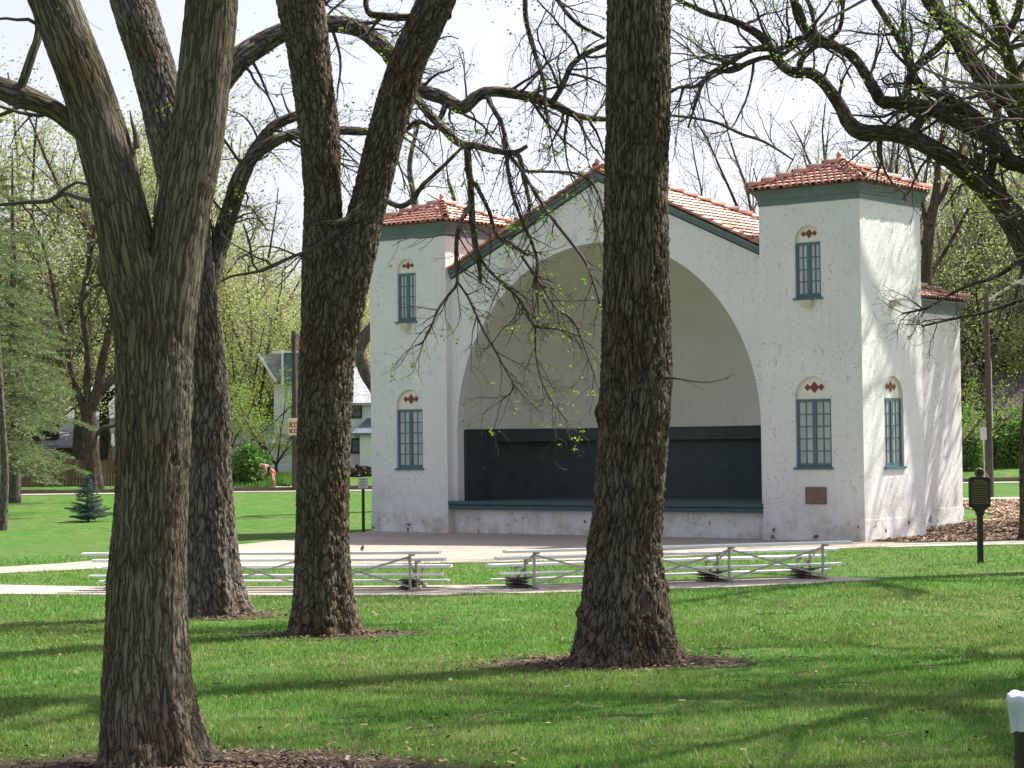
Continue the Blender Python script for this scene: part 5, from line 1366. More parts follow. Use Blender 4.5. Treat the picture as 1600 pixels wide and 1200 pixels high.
# utility pole at left with the parking sign
def pole_left():
    Y = 97.3; p = at(462, 769, Y); z = hg(p.x, Y); k = Y/F
    r_ = thing('utility_pole', 'brown wooden street pole with a cream and red sign left of the forked tree', 'utility pole', (p.x, Y, z))
    H_ = 250*k
    m = MB(); m.tube([(0, 0, -.2), (0, 0, 2.5)], [.18, .15], 12); m.tube([(0, 0, 2.5), (-.02, 0, H_)], [.13, .11], 12); m.build('pole', M['dark_pole'], r_)
    m = MB(); m.tube([(0, 0, H_-.15), (.3, 0, H_-.02), (.75, 0, H_+.12)], .035, 6); m.build('arm', M['lamp_metal'], r_)
    m = MB(); m.tube([(0, 0, H_-.1), (-.28, 0, H_-.06)], .02, 6); m.build('bracket', M['lamp_metal'], r_)
    za, zb = (769-682)*k, (769-656)*k; x0, x1 = -.28, .33
    sg = MB(); sg.box(x0, x1, -.29, -.26, za, zb); sb = sg.build('sign_plate', M['sign_cream'], r_, bevel=.01)
    m = MB(); h_ = zb-za
    m.box(x0+.05, x1-.05, -.297, -.291, zb-h_*.52, zb-h_*.22); m.box(x0+.05, x1-.05, -.297, -.291, za+h_*.14, za+h_*.36); m.build('red_panel', M['sign_red'], sb)
    m = MB()
    for a_, b_, c_ in ((zb-h_*.46, zb-h_*.28, 3), (za+h_*.19, za+h_*.31, 3)):
        for i in range(c_): m.box(x0+.19+i*.13, x0+.26+i*.13, -.302, -.2975, a_, b_)
    lo = m.build('lettering', M['sign_white'], sb); lo['kind'] = 'stuff'
pole_left()

# ---- the person bending over the far flower bed
def skinned(name, verts, edges, radii, m, parent, root=0, sub=1):
    me = bpy.data.meshes.new(name); me.from_pydata(verts, edges, [])
    o = bpy.data.objects.new(name, me); COL.objects.link(o); o.parent = parent
    sk = o.modifiers.new('skin', 'SKIN'); sk.use_smooth_shade = True
    for i, r_ in enumerate(radii):
        v = me.skin_vertices[0].data[i]; v.radius = (r_, r_) if not hasattr(r_, '__len__') else r_; v.use_root = (i == root)
    sb = o.modifiers.new('sub', 'SUBSURF'); sb.levels = sub; sb.render_levels = sub
    dg = bpy.context.evaluated_depsgraph_get(); ev = o.evaluated_get(dg); m2 = bpy.data.meshes.new_from_object(ev)
    o.modifiers.clear(); o.data = m2; m2.materials.clear(); m2.materials.append(m); shade(m2); return o
def person():
    Y = 98.0; p = at(425, 762, Y); z = hg(p.x, Y)
    r_ = thing('person', 'bald person in black tank top and red shorts bending over by the far flower bed', 'person', (p.x, Y, z))
    # faces -x; bent forward at the hips
    V = [(.04, 0, .86), (-.06, 0, .98), (-.20, 0, 1.09), (-.33, 0, 1.16), (-.42, 0, 1.19), (-.52, 0, 1.17), (-.58, 0, 1.12),   # 0 pelvis,1,2 chest,3 upper,4 neck,5 head,6 chin
         (.05, .09, .80), (.0, .11, .46), (.04, .11, .09), (-.12, .11, .04),       # left leg
         (.06, -.09, .80), (.10, -.12, .46), (.12, -.12, .09), (-.04, -.12, .04),  # right leg
         (-.31, .17, 1.13), (-.34, .21, .86), (-.40, .17, .64),                    # arm
         (-.29, -.17, 1.13), (-.22, -.22, .88), (-.40, -.18, .72)]
    E_ = [(0, 1), (1, 2), (2, 3), (3, 4), (4, 5), (5, 6), (0, 7), (7, 8), (8, 9), (9, 10), (0, 11), (11, 12), (12, 13), (13, 14), (3, 15), (15, 16), (16, 17), (3, 18), (18, 19), (19, 20)]
    Rr = [.14, .135, .15, .13, .06, .10, .075, .1, .062, .04, .04, .1, .062, .04, .04, .06, .043, .03, .06, .043, .03]
    body = skinned('body', V, E_, Rr, M['skin'], r_)
    # clothes follow the body
    skinned('tank_top', [(.03, 0, .88), (-.06, 0, .98), (-.20, 0, 1.09), (-.31, 0, 1.15)], [(0, 1), (1, 2), (2, 3)], [.15, .148, .162, .125], M['black_cloth'], r_)
    skinned('shorts', [(.05, 0, .84), (.045, .09, .76), (.03, .11, .52), (.06, -.09, .76), (.09, -.12, .52), (.02, 0, .9)], [(0, 1), (1, 2), (0, 3), (3, 4), (0, 5)], [.155, .13, .105, .13, .105, .15], M['red_cloth'], r_)
    m = MB(); m.add([(.02, -.255, .8), (.10, -.255, .8), (.14, -.245, .5), (.06, -.245, .5), (.02, -.2, .8), (.10, -.2, .8), (.14, -.2, .5), (.06, -.2, .5)], [(0, 1, 2, 3), (7, 6, 5, 4), (0, 4, 5, 1), (1, 5, 6, 2), (2, 6, 7, 3), (3, 7, 4, 0)]); m.build('side_stripe', M['white_cloth'], r_)
    for k, (hx, hy, hz) in enumerate(((-.41, .17, .60), (-.42, -.18, .68))):
        vs = [(hx+.01, hy, hz+.05), (hx, hy, hz)]; es = [(0, 1)]; rs = [.028, .03]
        for i in range(4):
            b = len(vs); oy = (i-1.5)*.02; vs += [(hx-.02, hy+oy, hz-.05), (hx-.015, hy+oy, hz-.085+.006*abs(i-1.5))]; es += [(1, b), (b, b+1)]; rs += [.009, .008]
        b = len(vs); sgn = 1 if k else -1; vs += [(hx-.03, hy+sgn*.035, hz-.01), (hx-.045, hy+sgn*.035, hz-.045)]; es += [(1, b), (b, b+1)]; rs += [.010, .009]
        skinned('hand', vs, es, rs, M['skin'], r_)
    for (fx, fy) in ((.0, .11), (.08, -.12)):
        m = MB(); m.box(fx-.17, fx+.1, fy-.05, fy+.05, -.02, .07); m.build('shoe', M['shoe'], r_, bevel=.02)
    # face: brow, nose, ears, eyes
    m = MB(); m.tube([(-.612, 0, 1.16), (-.635, 0, 1.115)], [.012, .018], 6); m.build('nose', M['skin'], r_)
    for s in (1, -1):
        m = MB(); m.box(-.605, -.595, s*.035-.012, s*.035+.012, 1.155, 1.168); m.build('eye', M['ink'], r_)
        m = MB(); m.box(-.54, -.50, s*.095-.012, s*.095+.012, 1.13, 1.19); m.build('ear', M['skin'], r_, bevel=.01)
person()
fallen_twigs()
def bird():
    p = gr(566, 863, .012); r_ = thing('bird', 'small brown bird standing upright on the plaza above the left bleachers', 'bird', (p.x, p.y, .012), rad(-60))
    skinned('body', [(0, 0, .05), (.01, 0, .085), (.022, 0, .12), (.034, 0, .155), (.05, 0, .185), (.068, 0, .188)], [(0, 1), (1, 2), (2, 3), (3, 4), (4, 5)], [.018, .032, .036, .026, .022, .008], M['bronze'], r_)
    m = MB(); m.add([(-.01, -.012, .06), (-.01, .012, .06), (-.06, .016, .0), (-.06, -.016, .0), (.0, -.012, .05), (.0, .012, .05), (-.055, .016, -.004+.008), (-.055, -.016, .004)], [(0, 1, 2, 3), (7, 6, 5, 4), (0, 4, 5, 1), (1, 5, 6, 2), (2, 6, 7, 3), (3, 7, 4, 0)]); m.build('tail', M['step'], r_)
    m = MB(); m.tube([(.078, 0, .188), (.098, 0, .184)], [.005, .001], 5); m.build('beak', M['gold'], r_)
    for s in (-1, 1):
        m = MB(); m.tube([(.0, s*.012, .055), (.005, s*.014, .0)], .003, 5); m.build('leg', M['gold'], r_)
        m = MB(); m.tube([(.03, s*.03, .14), (.0, s*.036, .09), (-.03, s*.02, .045)], [.014, .018, .004], 6); m.build('wing', M['step'], r_)
bird()

# ================================================================== FAR SIDE: HOUSES, FENCE, BUSHES, TREES
def house_part_siding(m, x0, x1, y, z0, z1, step=.2):
    n = int((z1-z0)/step)
    for i in range(n): m.add([(x0, y-.03, z0+i*step), (x1, y-.03, z0+i*step), (x1, y, z0+(i+1)*step), (x0, y, z0+(i+1)*step)], [(0, 1, 2, 3)])
def win(parent, x0, x1, z0, z1, y, trim, cols=1, name='window'):
    f = MB(); t = .09
    f.box(x0-t, x1+t, y-.09, y-.0, z1, z1+t); f.box(x0-t, x1+t, y-.09, y, z0-t, z0); f.box(x0-t, x0, y-.09, y, z0, z1); f.box(x1, x1+t, y-.09, y, z0, z1)
    for i in range(1, cols): xx = x0+(x1-x0)*i/cols; f.box(xx-.05, xx+.05, y-.085, y, z0, z1)
    f.box(x0, x1, y-.07, y-.02, (z0+z1)/2-.02, (z0+z1)/2+.02)
    fo = f.build(name, trim, parent)
    for i in range(cols):
        a = x0+(x1-x0)*i/cols+.01; b = x0+(x1-x0)*(i+1)/cols-.01
        g = MB(); g.box(a, b, y-.05, y-.03, z0, z1); g.build('pane', M['far_glass'], fo)
    return fo
def white_house():
    Y = 108.0; k = Y/F; o = at(500, 742, Y); zb = hg(o.x, Y)-.1
    r_ = thing('house', 'white sided house with grey and slate-blue shingle roofs behind the left trees', 'house', (o.x, Y, zb))
    X = lambda px: (px-500)*k
    Zz = lambda py: (742-py)*k
    # main two storey body
    w = MB(); w.box(X(478), X(640), 0, 8, 0, Zz(632)); house_part_siding(w, X(478), X(640), -.005, 0, Zz(632)); w.build('wall', M['siding'], r_)
    rf = MB(); y0 = -.5
    rf.add([(X(470), y0, Zz(632)), (X(650), y0, Zz(632)), (X(640), 4, Zz(572)), (X(500), 4, Zz(572)), (X(650), 8.5, Zz(632)), (X(470), 8.5, Zz(632)),
            (X(470), y0, Zz(636)), (X(650), y0, Zz(636)), (X(650), 8.5, Zz(636)), (X(470), 8.5, Zz(636))],
           [(0, 1, 2, 3), (1, 4, 2), (4, 5, 3, 2), (5, 0, 3), (6, 9, 8, 7), (0, 6, 7, 1), (1, 7, 8, 4), (4, 8, 9, 5), (5, 9, 6, 0)])
    rf.build('roof', M['shingle'], r_)
    # left wing with the steep slate gable
    w = MB(); w.box(X(352), X(477), .4, 7, 0, Zz(690)); house_part_siding(w, X(352), X(477), .395, 0, Zz(690)); w.build('wall', M['siding'], r_)
    rf = MB(); rf.add([(X(340), -.2, Zz(692)), (X(482), -.2, Zz(692)), (X(482), 3.5, Zz(655)), (X(340), 3.5, Zz(655)), (X(340), -.2, Zz(696)), (X(482), -.2, Zz(696)), (X(340), 7.3, Zz(692)), (X(482), 7.3, Zz(692))],
                      [(0, 1, 2, 3), (4, 5, 1, 0), (3, 2, 7, 6), (0, 3, 6), (1, 7, 2)]); rf.build('roof', M['shingle'], r_)
    u = MB(); u.box(X(425), X(480), 1.2, 7, Zz(692), Zz(600)); u.build('wall', M['siding'], r_)
    g = MB(); g.add([(X(404), .7, Zz(553)), (X(442), .7, Zz(553)), (X(442), .7, Zz(600)), (X(430), .7, Zz(592)), (X(404), 5, Zz(553)), (X(442), 5, Zz(553)), (X(442), 5, Zz(600)), (X(430), 5, Zz(592))],
                    [(0, 3, 2, 1), (4, 5, 6, 7), (0, 1, 5, 4), (1, 2, 6, 5), (2, 3, 7, 6), (3, 0, 4, 7)]); g.build('roof_gable', M['shingle'], r_)
    g = MB(); g.add([(X(442), .6, Zz(550)), (X(482), .6, Zz(550)), (X(482), .6, Zz(602)), (X(442), .6, Zz(602)), (X(442), 5, Zz(548)), (X(482), 5, Zz(548)), (X(482), 5, Zz(602)), (X(442), 5, Zz(602))],
                    [(0, 3, 2, 1), (4, 5, 6, 7), (0, 1, 5, 4), (1, 2, 6, 5), (2, 3, 7, 6), (3, 0, 4, 7)]); g.build('roof_slope', M['shingle_blue'], r_)
    t_ = MB(); t_.bar((X(403), .55, Zz(553)), (X(431), .55, Zz(596)), .14, .12); t_.bar((X(425), .55, Zz(550)), (X(482), .55, Zz(550)), .1, .1); t_.bar((X(441.5), .5, Zz(550)), (X(441.5), .5, Zz(602)), .14, .1); t_.build('roof_trim', M['siding'], r_)
    ch = MB(); ch.box(X(452), X(466), 2, 2.8, Zz(556), Zz(520)); ch.build('chimney', M['brick'], r_)
    # porch roof at right and windows
    p = MB(); p.add([(X(553), -1.4, Zz(679)), (X(640), -1.4, Zz(679)), (X(640), -.05, Zz(656)), (X(575), -.05, Zz(656)), (X(553), -1.4, Zz(683)), (X(640), -1.4, Zz(683)), (X(640), -.05, Zz(683)), (X(553), -.05, Zz(683))],
                    [(0, 1, 2, 3), (4, 5, 1, 0), (4, 7, 6, 5), (0, 3, 7, 4)]); p.build('porch_roof', M['shingle_blue'], r_)
    p = MB(); p.box(X(565), X(630), -1.1, -.06, 0, Zz(683)); p.build('porch_wall', M['siding'], r_)
    win(r_, X(552), X(564), Zz(653), Zz(633), -.03, M['trim_dark']); win(r_, X(538), X(562), Zz(708), Zz(690), -.03, M['trim_dark'], 2)
    win(r_, X(455), X(468), Zz(650), Zz(625), 1.2, M['trim_dark']); win(r_, X(395), X(410), Zz(725), Zz(705), .37, M['trim_dark'])
white_house()
def far_left_house(px, Y, w, h, rh, m, rm, label):
    o = at(px, 700, Y); zb = hg(o.x, Y)
    r_ = thing('house', label, 'house', (o.x, Y, zb))
    a = MB(); a.box(-w/2, w/2, 0, 6, -.3, h); a.prism([(-w/2, h), (w/2, h), (0, h+rh*.98)], .05, 5.95) if False else None
    a.build('wall', m, r_)
    b = MB(); b.add([(-w/2-.4, -.5, h), (w/2+.4, -.5, h), (w/2+.4, 3, h+rh), (-w/2-.4, 3, h+rh), (w/2+.4, 6.5, h), (-w/2-.4, 6.5, h), (-w/2-.4, -.5, h-.15), (w/2+.4, -.5, h-.15)],
                    [(0, 1, 2, 3), (2, 4, 5, 3), (6, 7, 1, 0), (1, 4, 2), (0, 3, 5), (6, 0, 5), (7, 4, 1)]); b.build('roof', rm, r_)
    win(r_, -w*.3, -w*.3+1.1, h*.35, h*.75, -.01, M['trim_dark'], 2); win(r_, w*.15, w*.15+1.1, h*.35, h*.75, -.01, M['trim_dark'], 2)
far_left_house(60, 125, 9, 3.0, 2.0, M['siding'], M['shingle'], 'white house glimpsed over the wooden fence at far left')
far_left_house(98, 118, 3.2, 1.5, .9, M['red_wall'], M['shingle'], 'small red-brown shed behind the wooden fence at left')
far_left_house(205, 128, 8, 3.0, 2.2, M['siding'], M['shingle'], 'pale house behind the fence, hidden by the nearest trunk')
# wooden fence
def fence():
    Y = 101.5; x0 = ax(24, Y); x1 = ax(300, Y); r_ = thing('wooden_fence', 'brown wooden board fence along the far lawn at left', 'fence', (x0, Y, hg(x0, Y)))
    b = MB(); rg_ = random.Random(2); x = 0; k = 0
    while x < x1-x0:
        w = .14; b.add([(x, 0, -.1), (x+w, 0, -.1), (x+w, .02, -.1), (x, .02, -.1)], []) if False else None
        h = 1.16+rg_.uniform(-.02, .02); yo = rg_.uniform(0, .02); b.prism([(x, -.1), (x+w, -.1), (x+w, h), (x+w*.5, h+.03), (x, h)], yo, yo+.02); x += w+.012
    bo = b.build('fence_boards', M['fence'], r_); bo['kind'] = 'stuff'
    for zr in (.3, .95):
        q = MB(); q.box(0, x1-x0, .045, .09, zr-.04, zr+.04); q.build('rail', M['fence'], r_)
    for i in range(4):
        q = MB(); xp = (x1-x0)*i/3; q.box(xp-.05, xp+.05, .1, .2, -.2, 1.18); q.build('post', M['fence'], r_)
fence()

# right-hand houses
def brown_house():
    Y = 112.0; k = Y/F; o = at(1600, 660, Y); zb = hg(o.x, Y)
    r_ = thing('house', 'low house with broad brown shingle roofs behind the hedge at right', 'house', (o.x, Y, zb))
    X = lambda px: (px-1600)*k
    Zz = lambda py: o.z+(660-py)*k-zb
    w = MB(); w.box(X(1548), X(1700), 0, 6, -.2, Zz(640)); w.build('wall', M['trim_dark'], r_)
    a = MB(); a.add([(X(1540), -.6, Zz(640)), (X(1720), -.6, Zz(638)), (X(1720), 4, Zz(578)), (X(1556), 4, Zz(578)), (X(1540), 8, Zz(640)), (X(1540), -.6, Zz(644)), (X(1720), -.6, Zz(643))], [(0, 1, 2, 3), (4, 0, 3), (5, 6, 1, 0)])
    a.build('roof', M['shingle_brown'], r_)
    a = MB(); a.add([(X(1545), -4, Zz(661)), (X(1720), -4, Zz(672)), (X(1720), -.7, Zz(648)), (X(1552), -.7, Zz(640)), (X(1545), -4, Zz(664)), (X(1720), -4, Zz(676))], [(0, 1, 2, 3), (4, 5, 1, 0)]); a.build('porch_roof', M['shingle_brown'], r_)
    w = MB(); w.box(X(1552), X(1700), -3.6, -.8, -.2, Zz(666)); w.build('porch_wall', M['trim_dark'], r_)
def brick_house():
    Y = 118.0; k = Y/F; o = at(1510, 660, Y); zb = hg(o.x, Y)
    r_ = thing('house', 'narrow tan brick gable with a window air conditioner right of the bandshell', 'house', (o.x, Y, zb))
    X = lambda px: (px-1510)*k
    Zz = lambda py: o.z+(660-py)*k-zb
    w = MB(); w.prism([(X(1480), -.2), (X(1534), -.2), (X(1534), Zz(596)), (X(1513), Zz(556)), (X(1480), Zz(600))], 0, 6); w.build('wall', M['brick'], r_)
    t_ = MB(); t_.bar((X(1536), -.15, Zz(600)), (X(1513), -.15, Zz(555)), .18, .3, up=(0, 1, 0)); t_.bar((X(1513), -.15, Zz(555)), (X(1488), -.15, Zz(594)), .18, .3, up=(0, 1, 0)); t_.build('gable_trim', M['stone'], r_)
    a = MB(); a.add([(X(1538), -.3, Zz(600)), (X(1513), -.3, Zz(553)), (X(1513), 6, Zz(553)), (X(1538), 6, Zz(600)), (X(1486), -.3, Zz(596)), (X(1486), 6, Zz(596))], [(0, 1, 2, 3), (1, 4, 5, 2)]); a.build('roof', M['shingle_brown'], r_)
    wn = win(r_, X(1513.5), X(1521), Zz(592), Zz(572), -.02, M['siding'])
    c_ = MB(); c_.box(X(1513.5), X(1526), -.4, -.05, Zz(610), Zz(599)); c_.build('air_conditioner', M['lamp_metal'], r_, bevel=.02)
    win(r_, X(1510), X(1520), Zz(650), Zz(630), -.02, M['siding'])
brown_house(); brick_house()

# bushes
def bush(name, label, cat, x, y, rx, ry, h, m, n, sz, seed, group=None, stems=6, parent_z=0):
    R = np.random.RandomState(seed); r_ = thing(name, label, cat, (x, y, hg(x, y)), group=group)
    rg_ = random.Random(seed); out = []
    for i in range(stems):
        a = rg_.uniform(0, 6.28); out.append((grow(rg_, (rx*.2*math.cos(a), ry*.2*math.sin(a), -.05), (math.cos(a)*.5, math.sin(a)*.5, 1), h*.8, 5, .15, .05), [.03, .026, .022, .016, .011, .006]))
    V, Q = batch_tubes(out, 5); link('stems', mesh_np('stems', V, Q), M['twig'], r_)
    # leaf clumps on a lumpy shell with gaps
    d = R.normal(size=(n, 3)); d /= np.linalg.norm(d, axis=1)[:, None]; d[:, 2] = np.abs(d[:, 2])*1.1-.12
    lump = 1+.28*pn(d[:, 0]*2+seed, d[:, 1]*2, d[:, 2]*2)+.14*pn(d[:, 0]*5+seed, d[:, 1]*5, d[:, 2]*5)
    rr_ = (R.uniform(.35, 1, n)**.45)*lump
    k = pn(d[:, 0]*4, d[:, 1]*4+seed, rr_*4+d[:, 2]*4) > -.33
    C_ = np.stack([d[:, 0]*rx*rr_, d[:, 1]*ry*rr_, np.clip(.06*h+d[:, 2]*h*.95*rr_, .03, None)], 1)[k]
    n = len(C_); a = R.normal(size=(n, 3)); a /= np.linalg.norm(a, axis=1)[:, None]; b = np.cross(a, R.normal(size=(n, 3))); b /= np.linalg.norm(b, axis=1)[:, None]
    s = (R.uniform(.6, 1.3, n)*sz)[:, None]
    V = np.stack([C_, C_+a*s*.5+b*s*.35, C_+a*s, C_+a*s*.5-b*s*.35], 1).reshape(-1, 3)
    o = link('foliage', mesh_np('foliage', V, np.arange(len(V)).reshape(-1, 4), smooth=False), m, r_); o['kind'] = 'stuff'
    return r_
p = at(392, 748, 101); bush('bush', 'round bright green bush in front of the white house', 'bush', p.x, 101, 1.05, 1.0, 2.0, M['leaf_hedge'], 9000, .13, 41)
for i, (px, Y, rx, h, lb) in enumerate(((1512, 104, 1.0, 2.9, 'tall loose green shrub beside the bandshell corner'), (1548, 107, 1.8, 2.2, 'dark green shrub behind the street lamp pole'), (1592, 105, 1.9, 2.9, 'bright green shrub in front of the brown roofs'), (1640, 106, 2.0, 2.8, 'green shrub at the right edge of the lawn'))):
    p = at(px, 740, Y); bush('bush', lb, 'bush', p.x, Y, rx, 1.4, h, M['leaf_bush'], 9000, .15, 50+i, 'shrubs along the right-hand houses')
p = at(562, 738, 104); bush('bush', 'low heap of dry dark stems under the house windows', 'bush', p.x, 104, .75, .5, .42, M['twig'], 900, .2, 61)
# flower bed plants and edging stones
R = np.random.RandomState(9); n = 9000
xx = R.uniform(ax(345, 100), ax(475, 100), n); yy = R.uniform(99.5, 103.5, n); k = pn(xx*.5, yy*.5, 3) > -.45; xx = xx[k]; yy = yy[k]; n = len(xx)
hh = R.uniform(.1, .38, n)*(1+.5*pn(xx*.6, yy*.6, 1)); a = R.uniform(0, 6.28, n); w = .035
zb_ = hgt(xx, yy); A_ = np.stack([xx-np.cos(a)*w, yy-np.sin(a)*w, zb_], 1); B_ = np.stack([xx+np.cos(a)*w, yy+np.sin(a)*w, zb_], 1); C_ = np.stack([xx+R.uniform(-.12, .12, n), yy+R.uniform(-.12, .12, n), zb_+hh], 1)
tag(link('flower_bed_plants', mesh_np('flower_bed_plants', np.stack([A_, B_, C_], 1).reshape(-1, 3), np.arange(3*n).reshape(-1, 3), smooth=False), M['leaf_hedge']), 'low green plants in the bed before the white house', 'plants', kind='stuff')
rg_ = random.Random(12)
for i in range(26):
    px = 346+i*5.1+rg_.uniform(-1.2, 1.2); Yq = 99.2+rg_.uniform(-.15, .15); x = ax(px, Yq)
    me = bpy.data.meshes.new('edging_stone'); bm = bmesh.new(); bmesh.ops.create_icosphere(bm, subdivisions=1, radius=.11)
    for v in bm.verts: v.co = Vector((v.co.x*rg_.uniform(.9, 1.5), v.co.y*1.0, v.co.z*rg_.uniform(.5, .8)))
    bm.to_mesh(me); bm.free()
    o = link('edging_stone', me, M['stone']); o.location = (x, Yq, hg(x, Yq)+.03)
    tag(o, 'tan edging stone in the row along the far flower bed', 'stone', 'edging stones along the flower bed'); o.scale = (1, 1, rg_.uniform(.7, 1.1))

# young spruce on the lawn
p = gr(138, 822); s_ = place('blue', 'young_spruce', 'small blue-green spruce standing alone on the left lawn', p.x, p.y, (822-748)/F*p.y/2.42)
# trees in the left background
def T(kind, px, Y, s, label, rz=None, group=None, sx=1.0, name=None):
    return place(kind, name or ('spruce' if kind == 'spruce' else 'deciduous_tree'), label, ax(px, Y), Y, s, rz, group, sx=sx)
T('spruce', 22, 88, 1.0, 'dark spruce with drooping branches at the left edge', 1.0)
T('spruce', -22, 78, .95, 'tall spruce cut by the left edge of the photo', 2.0, sx=1.1)
T('airy2', 62, 106, .6, 'small pale green tree behind the fence beside the spruce', 3.0, sx=1.2)
# bare pale stem at the far left edge
rows = px_rows([(2, 802, 16, 69), (8, 740, 12, 69), (5, 680, 10, 69), (0, 600, 10, 69), (-6, 500, 9, 69)]); rows[0] = (rows[0][0], 69, hg(rows[0][0], 69)-.1, rows[0][3])
hero('deciduous_tree', 'slim pale leaning trunk at the very left edge of the lawn', 'tree', 'bark_grey', rows, [], 71, dict(ds=.15, da=.05, amp=.012, width=.08), flare=.3)
# three-limbed tree by the fence
Y = 100.0
rows = px_rows([(147, 752, 28, Y), (144, 720, 24, Y), (141, 680, 22, Y), (138, 650, 24, Y), (136, 630, 24, Y)]); rows[0] = (rows[0][0], Y, hg(rows[0][0], Y)-.1, rows[0][3])
fl = [px_rows([(134, 640, 12, Y), (122, 615, 11, Y), (112, 580, 9, Y), (104, 540, 9, Y), (90, 490, 7, Y), (80, 430, 6, Y), (60, 360, 5, Y)]),
      px_rows([(138, 640, 13, Y), (136, 600, 11, Y), (138, 560, 10, Y), (134, 520, 10, Y), (128, 470, 8, Y), (140, 410, 7, Y), (150, 340, 6, Y)]),
      px_rows([(142, 640, 18, Y), (154, 605, 16, Y), (160, 565, 13, Y), (168, 530, 11, Y), (178, 480, 9, Y), (185, 400, 7, Y)]),
      px_rows([(158, 610, 12, Y), (180, 590, 10, Y), (205, 560, 9, Y), (225, 500, 8, Y), (230, 420, 6, Y)]),
      px_rows([(150, 680, 7, Y), (162, 668, 6, Y), (180, 665, 5, Y), (205, 655, 4, Y)]),
      px_rows([(128, 470, 6, Y), (145, 450, 6, Y), (165, 440, 5, Y), (190, 420, 4, Y)])]
fc = fcfg(.9, 1.1)
hero('deciduous_tree', 'dark tree dividing into three limbs in front of the wooden fence', 'tree', 'bark_dark', rows, [(q, fc) for q in fl], 72, dict(ds=.12, da=.05, amp=.02, width=.12), .6, leaf='leaf_yellow', lk=3, lsize=.12, flare=.2)
# curved trunk just left of the bandshell
Y = 78.0
rows = px_rows([(606, 700, 26, Y), (600, 650, 24, Y), (590, 612, 23, Y), (574, 585, 22, Y), (564, 560, 21, Y), (563, 540, 20, Y), (575, 520, 20, Y), (595, 500, 18, Y), (620, 470, 15, Y), (640, 400, 12, Y)])
rows = [(rows[0][0]+.2, Y, hg(rows[0][0], Y)-.1, .4)]+rows
hero('deciduous_tree', 'tree with a sharply curved grey trunk just left of the bandshell', 'tree', 'bark_grey', rows, [(px_rows([(640, 400, 12, Y), (650, 330, 10, Y), (640, 260, 8, Y), (655, 190, 5, Y)]), fcfg(.8, .9)), (px_rows([(625, 460, 10, Y), (680, 400, 9, Y), (710, 330, 7, Y), (700, 280, 5, Y)]), fcfg(.8, .9))], 73, dict(ds=.1, da=.04, amp=.015, width=.1), .7, leaf='leaf_yellow', lk=3, lsize=.09, flare=.2)
# trunk pair behind the right tower
Y = 84.0
rows = px_rows([(1444, 700, 20, Y), (1446, 600, 19, Y), (1447, 500, 19, Y), (1448, 420, 18, Y), (1452, 360, 18, Y), (1458, 325, 16, Y)])
rows = [(rows[0][0], Y, hg(rows[0][0], Y)-.1, .4)]+rows
hero('deciduous_tree', 'slender dark tree rising right behind the right tower', 'tree', 'bark_dark', rows,
     [(px_rows([(1458, 330, 14, Y), (1464, 290, 12, Y), (1466, 250, 9, Y), (1474, 200, 8, Y), (1476, 130, 6, Y), (1484, 60, 4, Y)]), fcfg(.7, 1.1)),
      (px_rows([(1458, 328, 9, Y), (1474, 303, 8, Y), (1483, 280, 7, Y), (1500, 240, 6, Y), (1510, 180, 5, Y), (1530, 100, 4, Y)]), fcfg(.7, 1.1)),
      (px_rows([(1450, 380, 8, Y), (1440, 310, 6, Y), (1420, 240, 5, Y), (1400, 180, 4, Y)]), fcfg(.7, 1.0))], 74, dict(ds=.12, da=.05, amp=.015, width=.1), .45, leaf='leaf_yellow', lk=3, lsize=.09, flare=.2)

T('airy', 18, 118, 1.15, 'tall airy tree in pale new leaf above the left spruce', .3)
T('airy2', 120, 112, 1.1, 'broad pale green tree behind the three-limbed tree', 1.1)
T('airy', 205, 122, 1.15, 'tall pale green tree behind the nearest trunk', 2.6)
T('green', 95, 132, 1.1, 'mid green tree behind the far-left houses', 1.1)
T('lime', 372, 112, 1.15, 'yellow-green young tree left of the white house', .7)
T('lime', 352, 104, .8, 'small yellow-green sapling tree by the round bush', 3.7)
T('lime', 432, 103, .66, 'thin leafy sapling in front of the white house wall', 1.9)
T('bare', 385, 128, .95, 'bare-limbed tree rising over the white house', 1.4)
T('airy', 425, 136, .88, 'hazy green tree behind the slate-blue roof', 4.1)
T('airy2', 470, 130, .85, 'pale green tree behind the forked tree', 5.1)
T('airy2', 540, 120, .85, 'pale green tree at the left side of the bandshell', .1)
T('green', 300, 134, .95, 'mid green tree between the two left trunks', 2.1)
T('airy2', 610, 125, .88, 'pale leafy tree rising over the left tower roof', 2.9)
T('airy', 690, 135, .82, 'pale tree showing above the ridge of the left tower', 5.9)
T('bare', 765, 132, .78, 'thin bare tree between left tower and gable', 3.3)
T('bare', 1150, 125, .95, 'thin bare tree behind the main roof at right', 2.2)
T('bare', 1240, 112, .98, 'bare tree standing behind the right tower roof', .9)
T('bare', 1310, 120, .95, 'bare tree just right of the tower finial', 4.4)
T('airy', 1375, 125, .95, 'thin pale tree behind the right tower eave', 1.2)
T('bare', 1420, 108, .95, 'bare tree close behind the right tower', 2.7)
T('airy2', 1495, 118, 1.0, 'leafy pale green tree right of the bandshell', 3.1)
T('airy', 1560, 124, 1.05, 'tall pale green tree above the street lamp', .5)
T('airy2', 1610, 126, 1.05, 'broad pale green tree at the right edge behind the brown roofs', 2.0)
T('green', 1525, 126, .85, 'mid green tree behind the tan brick gable', 5.3)
T('green', 1590, 130, 1.0, 'mid green tree behind the brown roofs', 4.2)
T('lime', 1480, 100, .7, 'bright yellow-green small tree beside the bandshell wall', 4.9)
T('bare', 1536, 116, .9, 'dark bare tree beside the street lamp', 5.0)
T('airy2', 1660, 120, 1.1, 'pale green tree beyond the right edge', 1.0)
T('airy2', 40, 112, 1.05, 'leafing tree behind the left spruce, beyond the fence', 4.4)
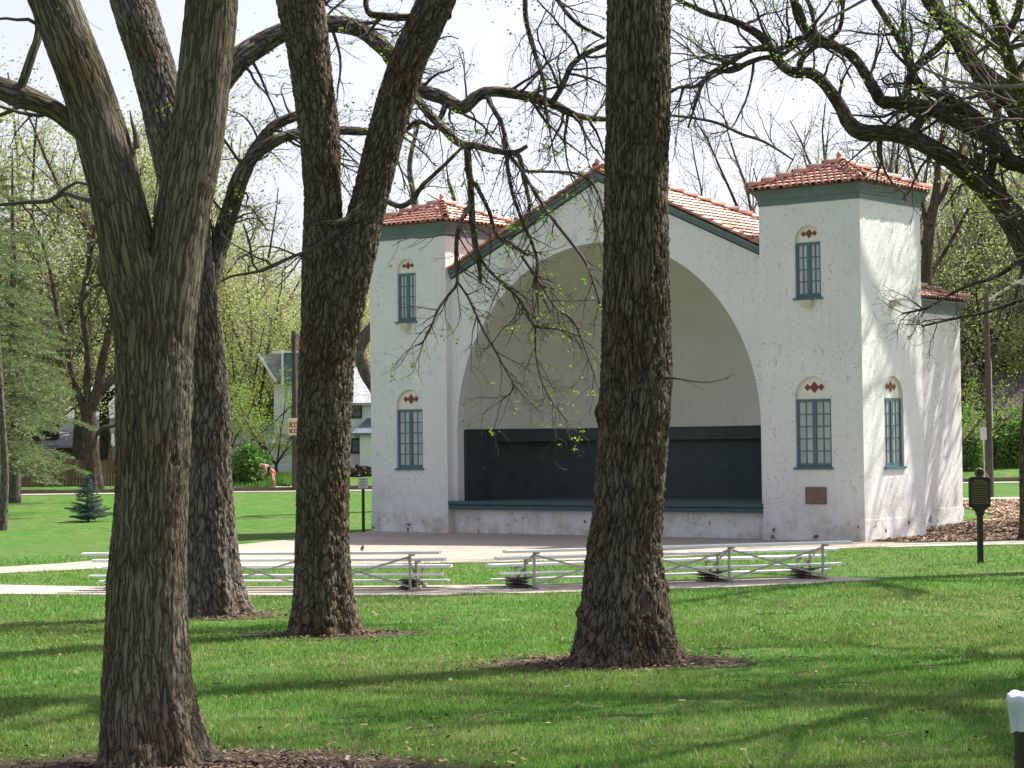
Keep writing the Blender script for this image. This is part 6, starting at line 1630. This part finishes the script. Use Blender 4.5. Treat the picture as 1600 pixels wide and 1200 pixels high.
T('airy2', 165, 117, 1.15, 'pale leafing tree over the fence beside the three-limbed tree', 2.9)
T('airy', 80, 119, 1.3, 'tall spreading pale tree above the three-limbed tree', 3.6)
T('airy', 260, 118, 1.15, 'tall leafing tree seen between the two left trunks', .9)
T('airy2', 330, 118, 1.0, 'leafing tree behind the grey-barked trunk', 5.5)
T('airy2', 405, 115, .82, 'pale leafing tree directly over the slate-blue gable', 3.8)
T('airy2', 1470, 122, 1.05, 'leafing tree close behind the sunlit rear wing', .3)
T('green', 1500, 128, 1.1, 'mid green tree above the rear wing roof', 1.7)
T('airy2', 1575, 122, 1.1, 'leafing tree directly behind the street lamp head', 5.8)
T('airy', 1640, 120, 1.2, 'tall leafing tree behind the oak limbs at right', 2.4)
T('bare', 1340, 104, 1.0, 'bare tree behind the front corner of the right tower', 5.2)
# far wood that closes the view behind everything
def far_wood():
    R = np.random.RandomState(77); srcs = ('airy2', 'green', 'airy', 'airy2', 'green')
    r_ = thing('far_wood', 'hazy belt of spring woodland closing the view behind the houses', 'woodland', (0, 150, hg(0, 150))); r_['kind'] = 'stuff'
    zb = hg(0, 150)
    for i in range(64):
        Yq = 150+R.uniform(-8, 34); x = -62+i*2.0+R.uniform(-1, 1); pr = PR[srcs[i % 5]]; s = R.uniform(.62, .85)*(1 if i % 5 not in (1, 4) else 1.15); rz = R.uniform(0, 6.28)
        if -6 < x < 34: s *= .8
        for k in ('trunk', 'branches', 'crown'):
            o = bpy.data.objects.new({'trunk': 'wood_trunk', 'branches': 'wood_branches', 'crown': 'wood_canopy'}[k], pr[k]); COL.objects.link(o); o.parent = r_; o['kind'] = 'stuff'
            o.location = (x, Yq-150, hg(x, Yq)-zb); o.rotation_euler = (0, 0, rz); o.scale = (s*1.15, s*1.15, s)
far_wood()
# shade trees standing just outside the right of the frame
T_ = 'shade_tree'
for i, (x, y, s, rz, kd, lb) in enumerate(((8.6, 24.5, .95, .4, 'shade', 'park tree just outside the right of the frame'), (9.4, 18.8, .9, 4.0, 'shade', 'park tree outside the right edge near the trash can'),
                                     (13.6, 23.2, 1.0, 5.0, 'shade', 'park tree farther right of the frame, behind the trash can'), (10.8, 28.6, 1.0, 1.6, 'shade', 'park tree between two others outside the right edge'),
 (17.6, 61.3, 1.2, 1.0, 'bare', 'bare tree right of the mulch bed, outside the frame'), (19.3, 65, 1.15, 3.0, 'airy', 'second tree right of the mulch bed, outside the frame'))):
    place(kd, 'shade_tree', lb, x, y, s, rz)
# thin dark trunk cut by the right edge on the mulch
p = gr(1601, 835, .15); rows = [(p.x, p.y, 0, .17), (p.x, p.y, .6, .12), (p.x+.03, p.y, 2.5, .11), (p.x+.3, p.y, 5, .1), (p.x+.7, p.y+.2, 8, .08), (p.x+1.2, p.y+.3, 11, .05)]
hero('deciduous_tree', 'thin dark trunk on the mulch bed, cut by the right edge', 'tree', 'bark_dark', rows, [(rows[3:], fcfg(.7, .8))], 81, dict(ds=.1, da=.03, amp=.01, width=.05), .3, leaf='leaf_yellow', lk=2, lsize=.08, flare=.2)
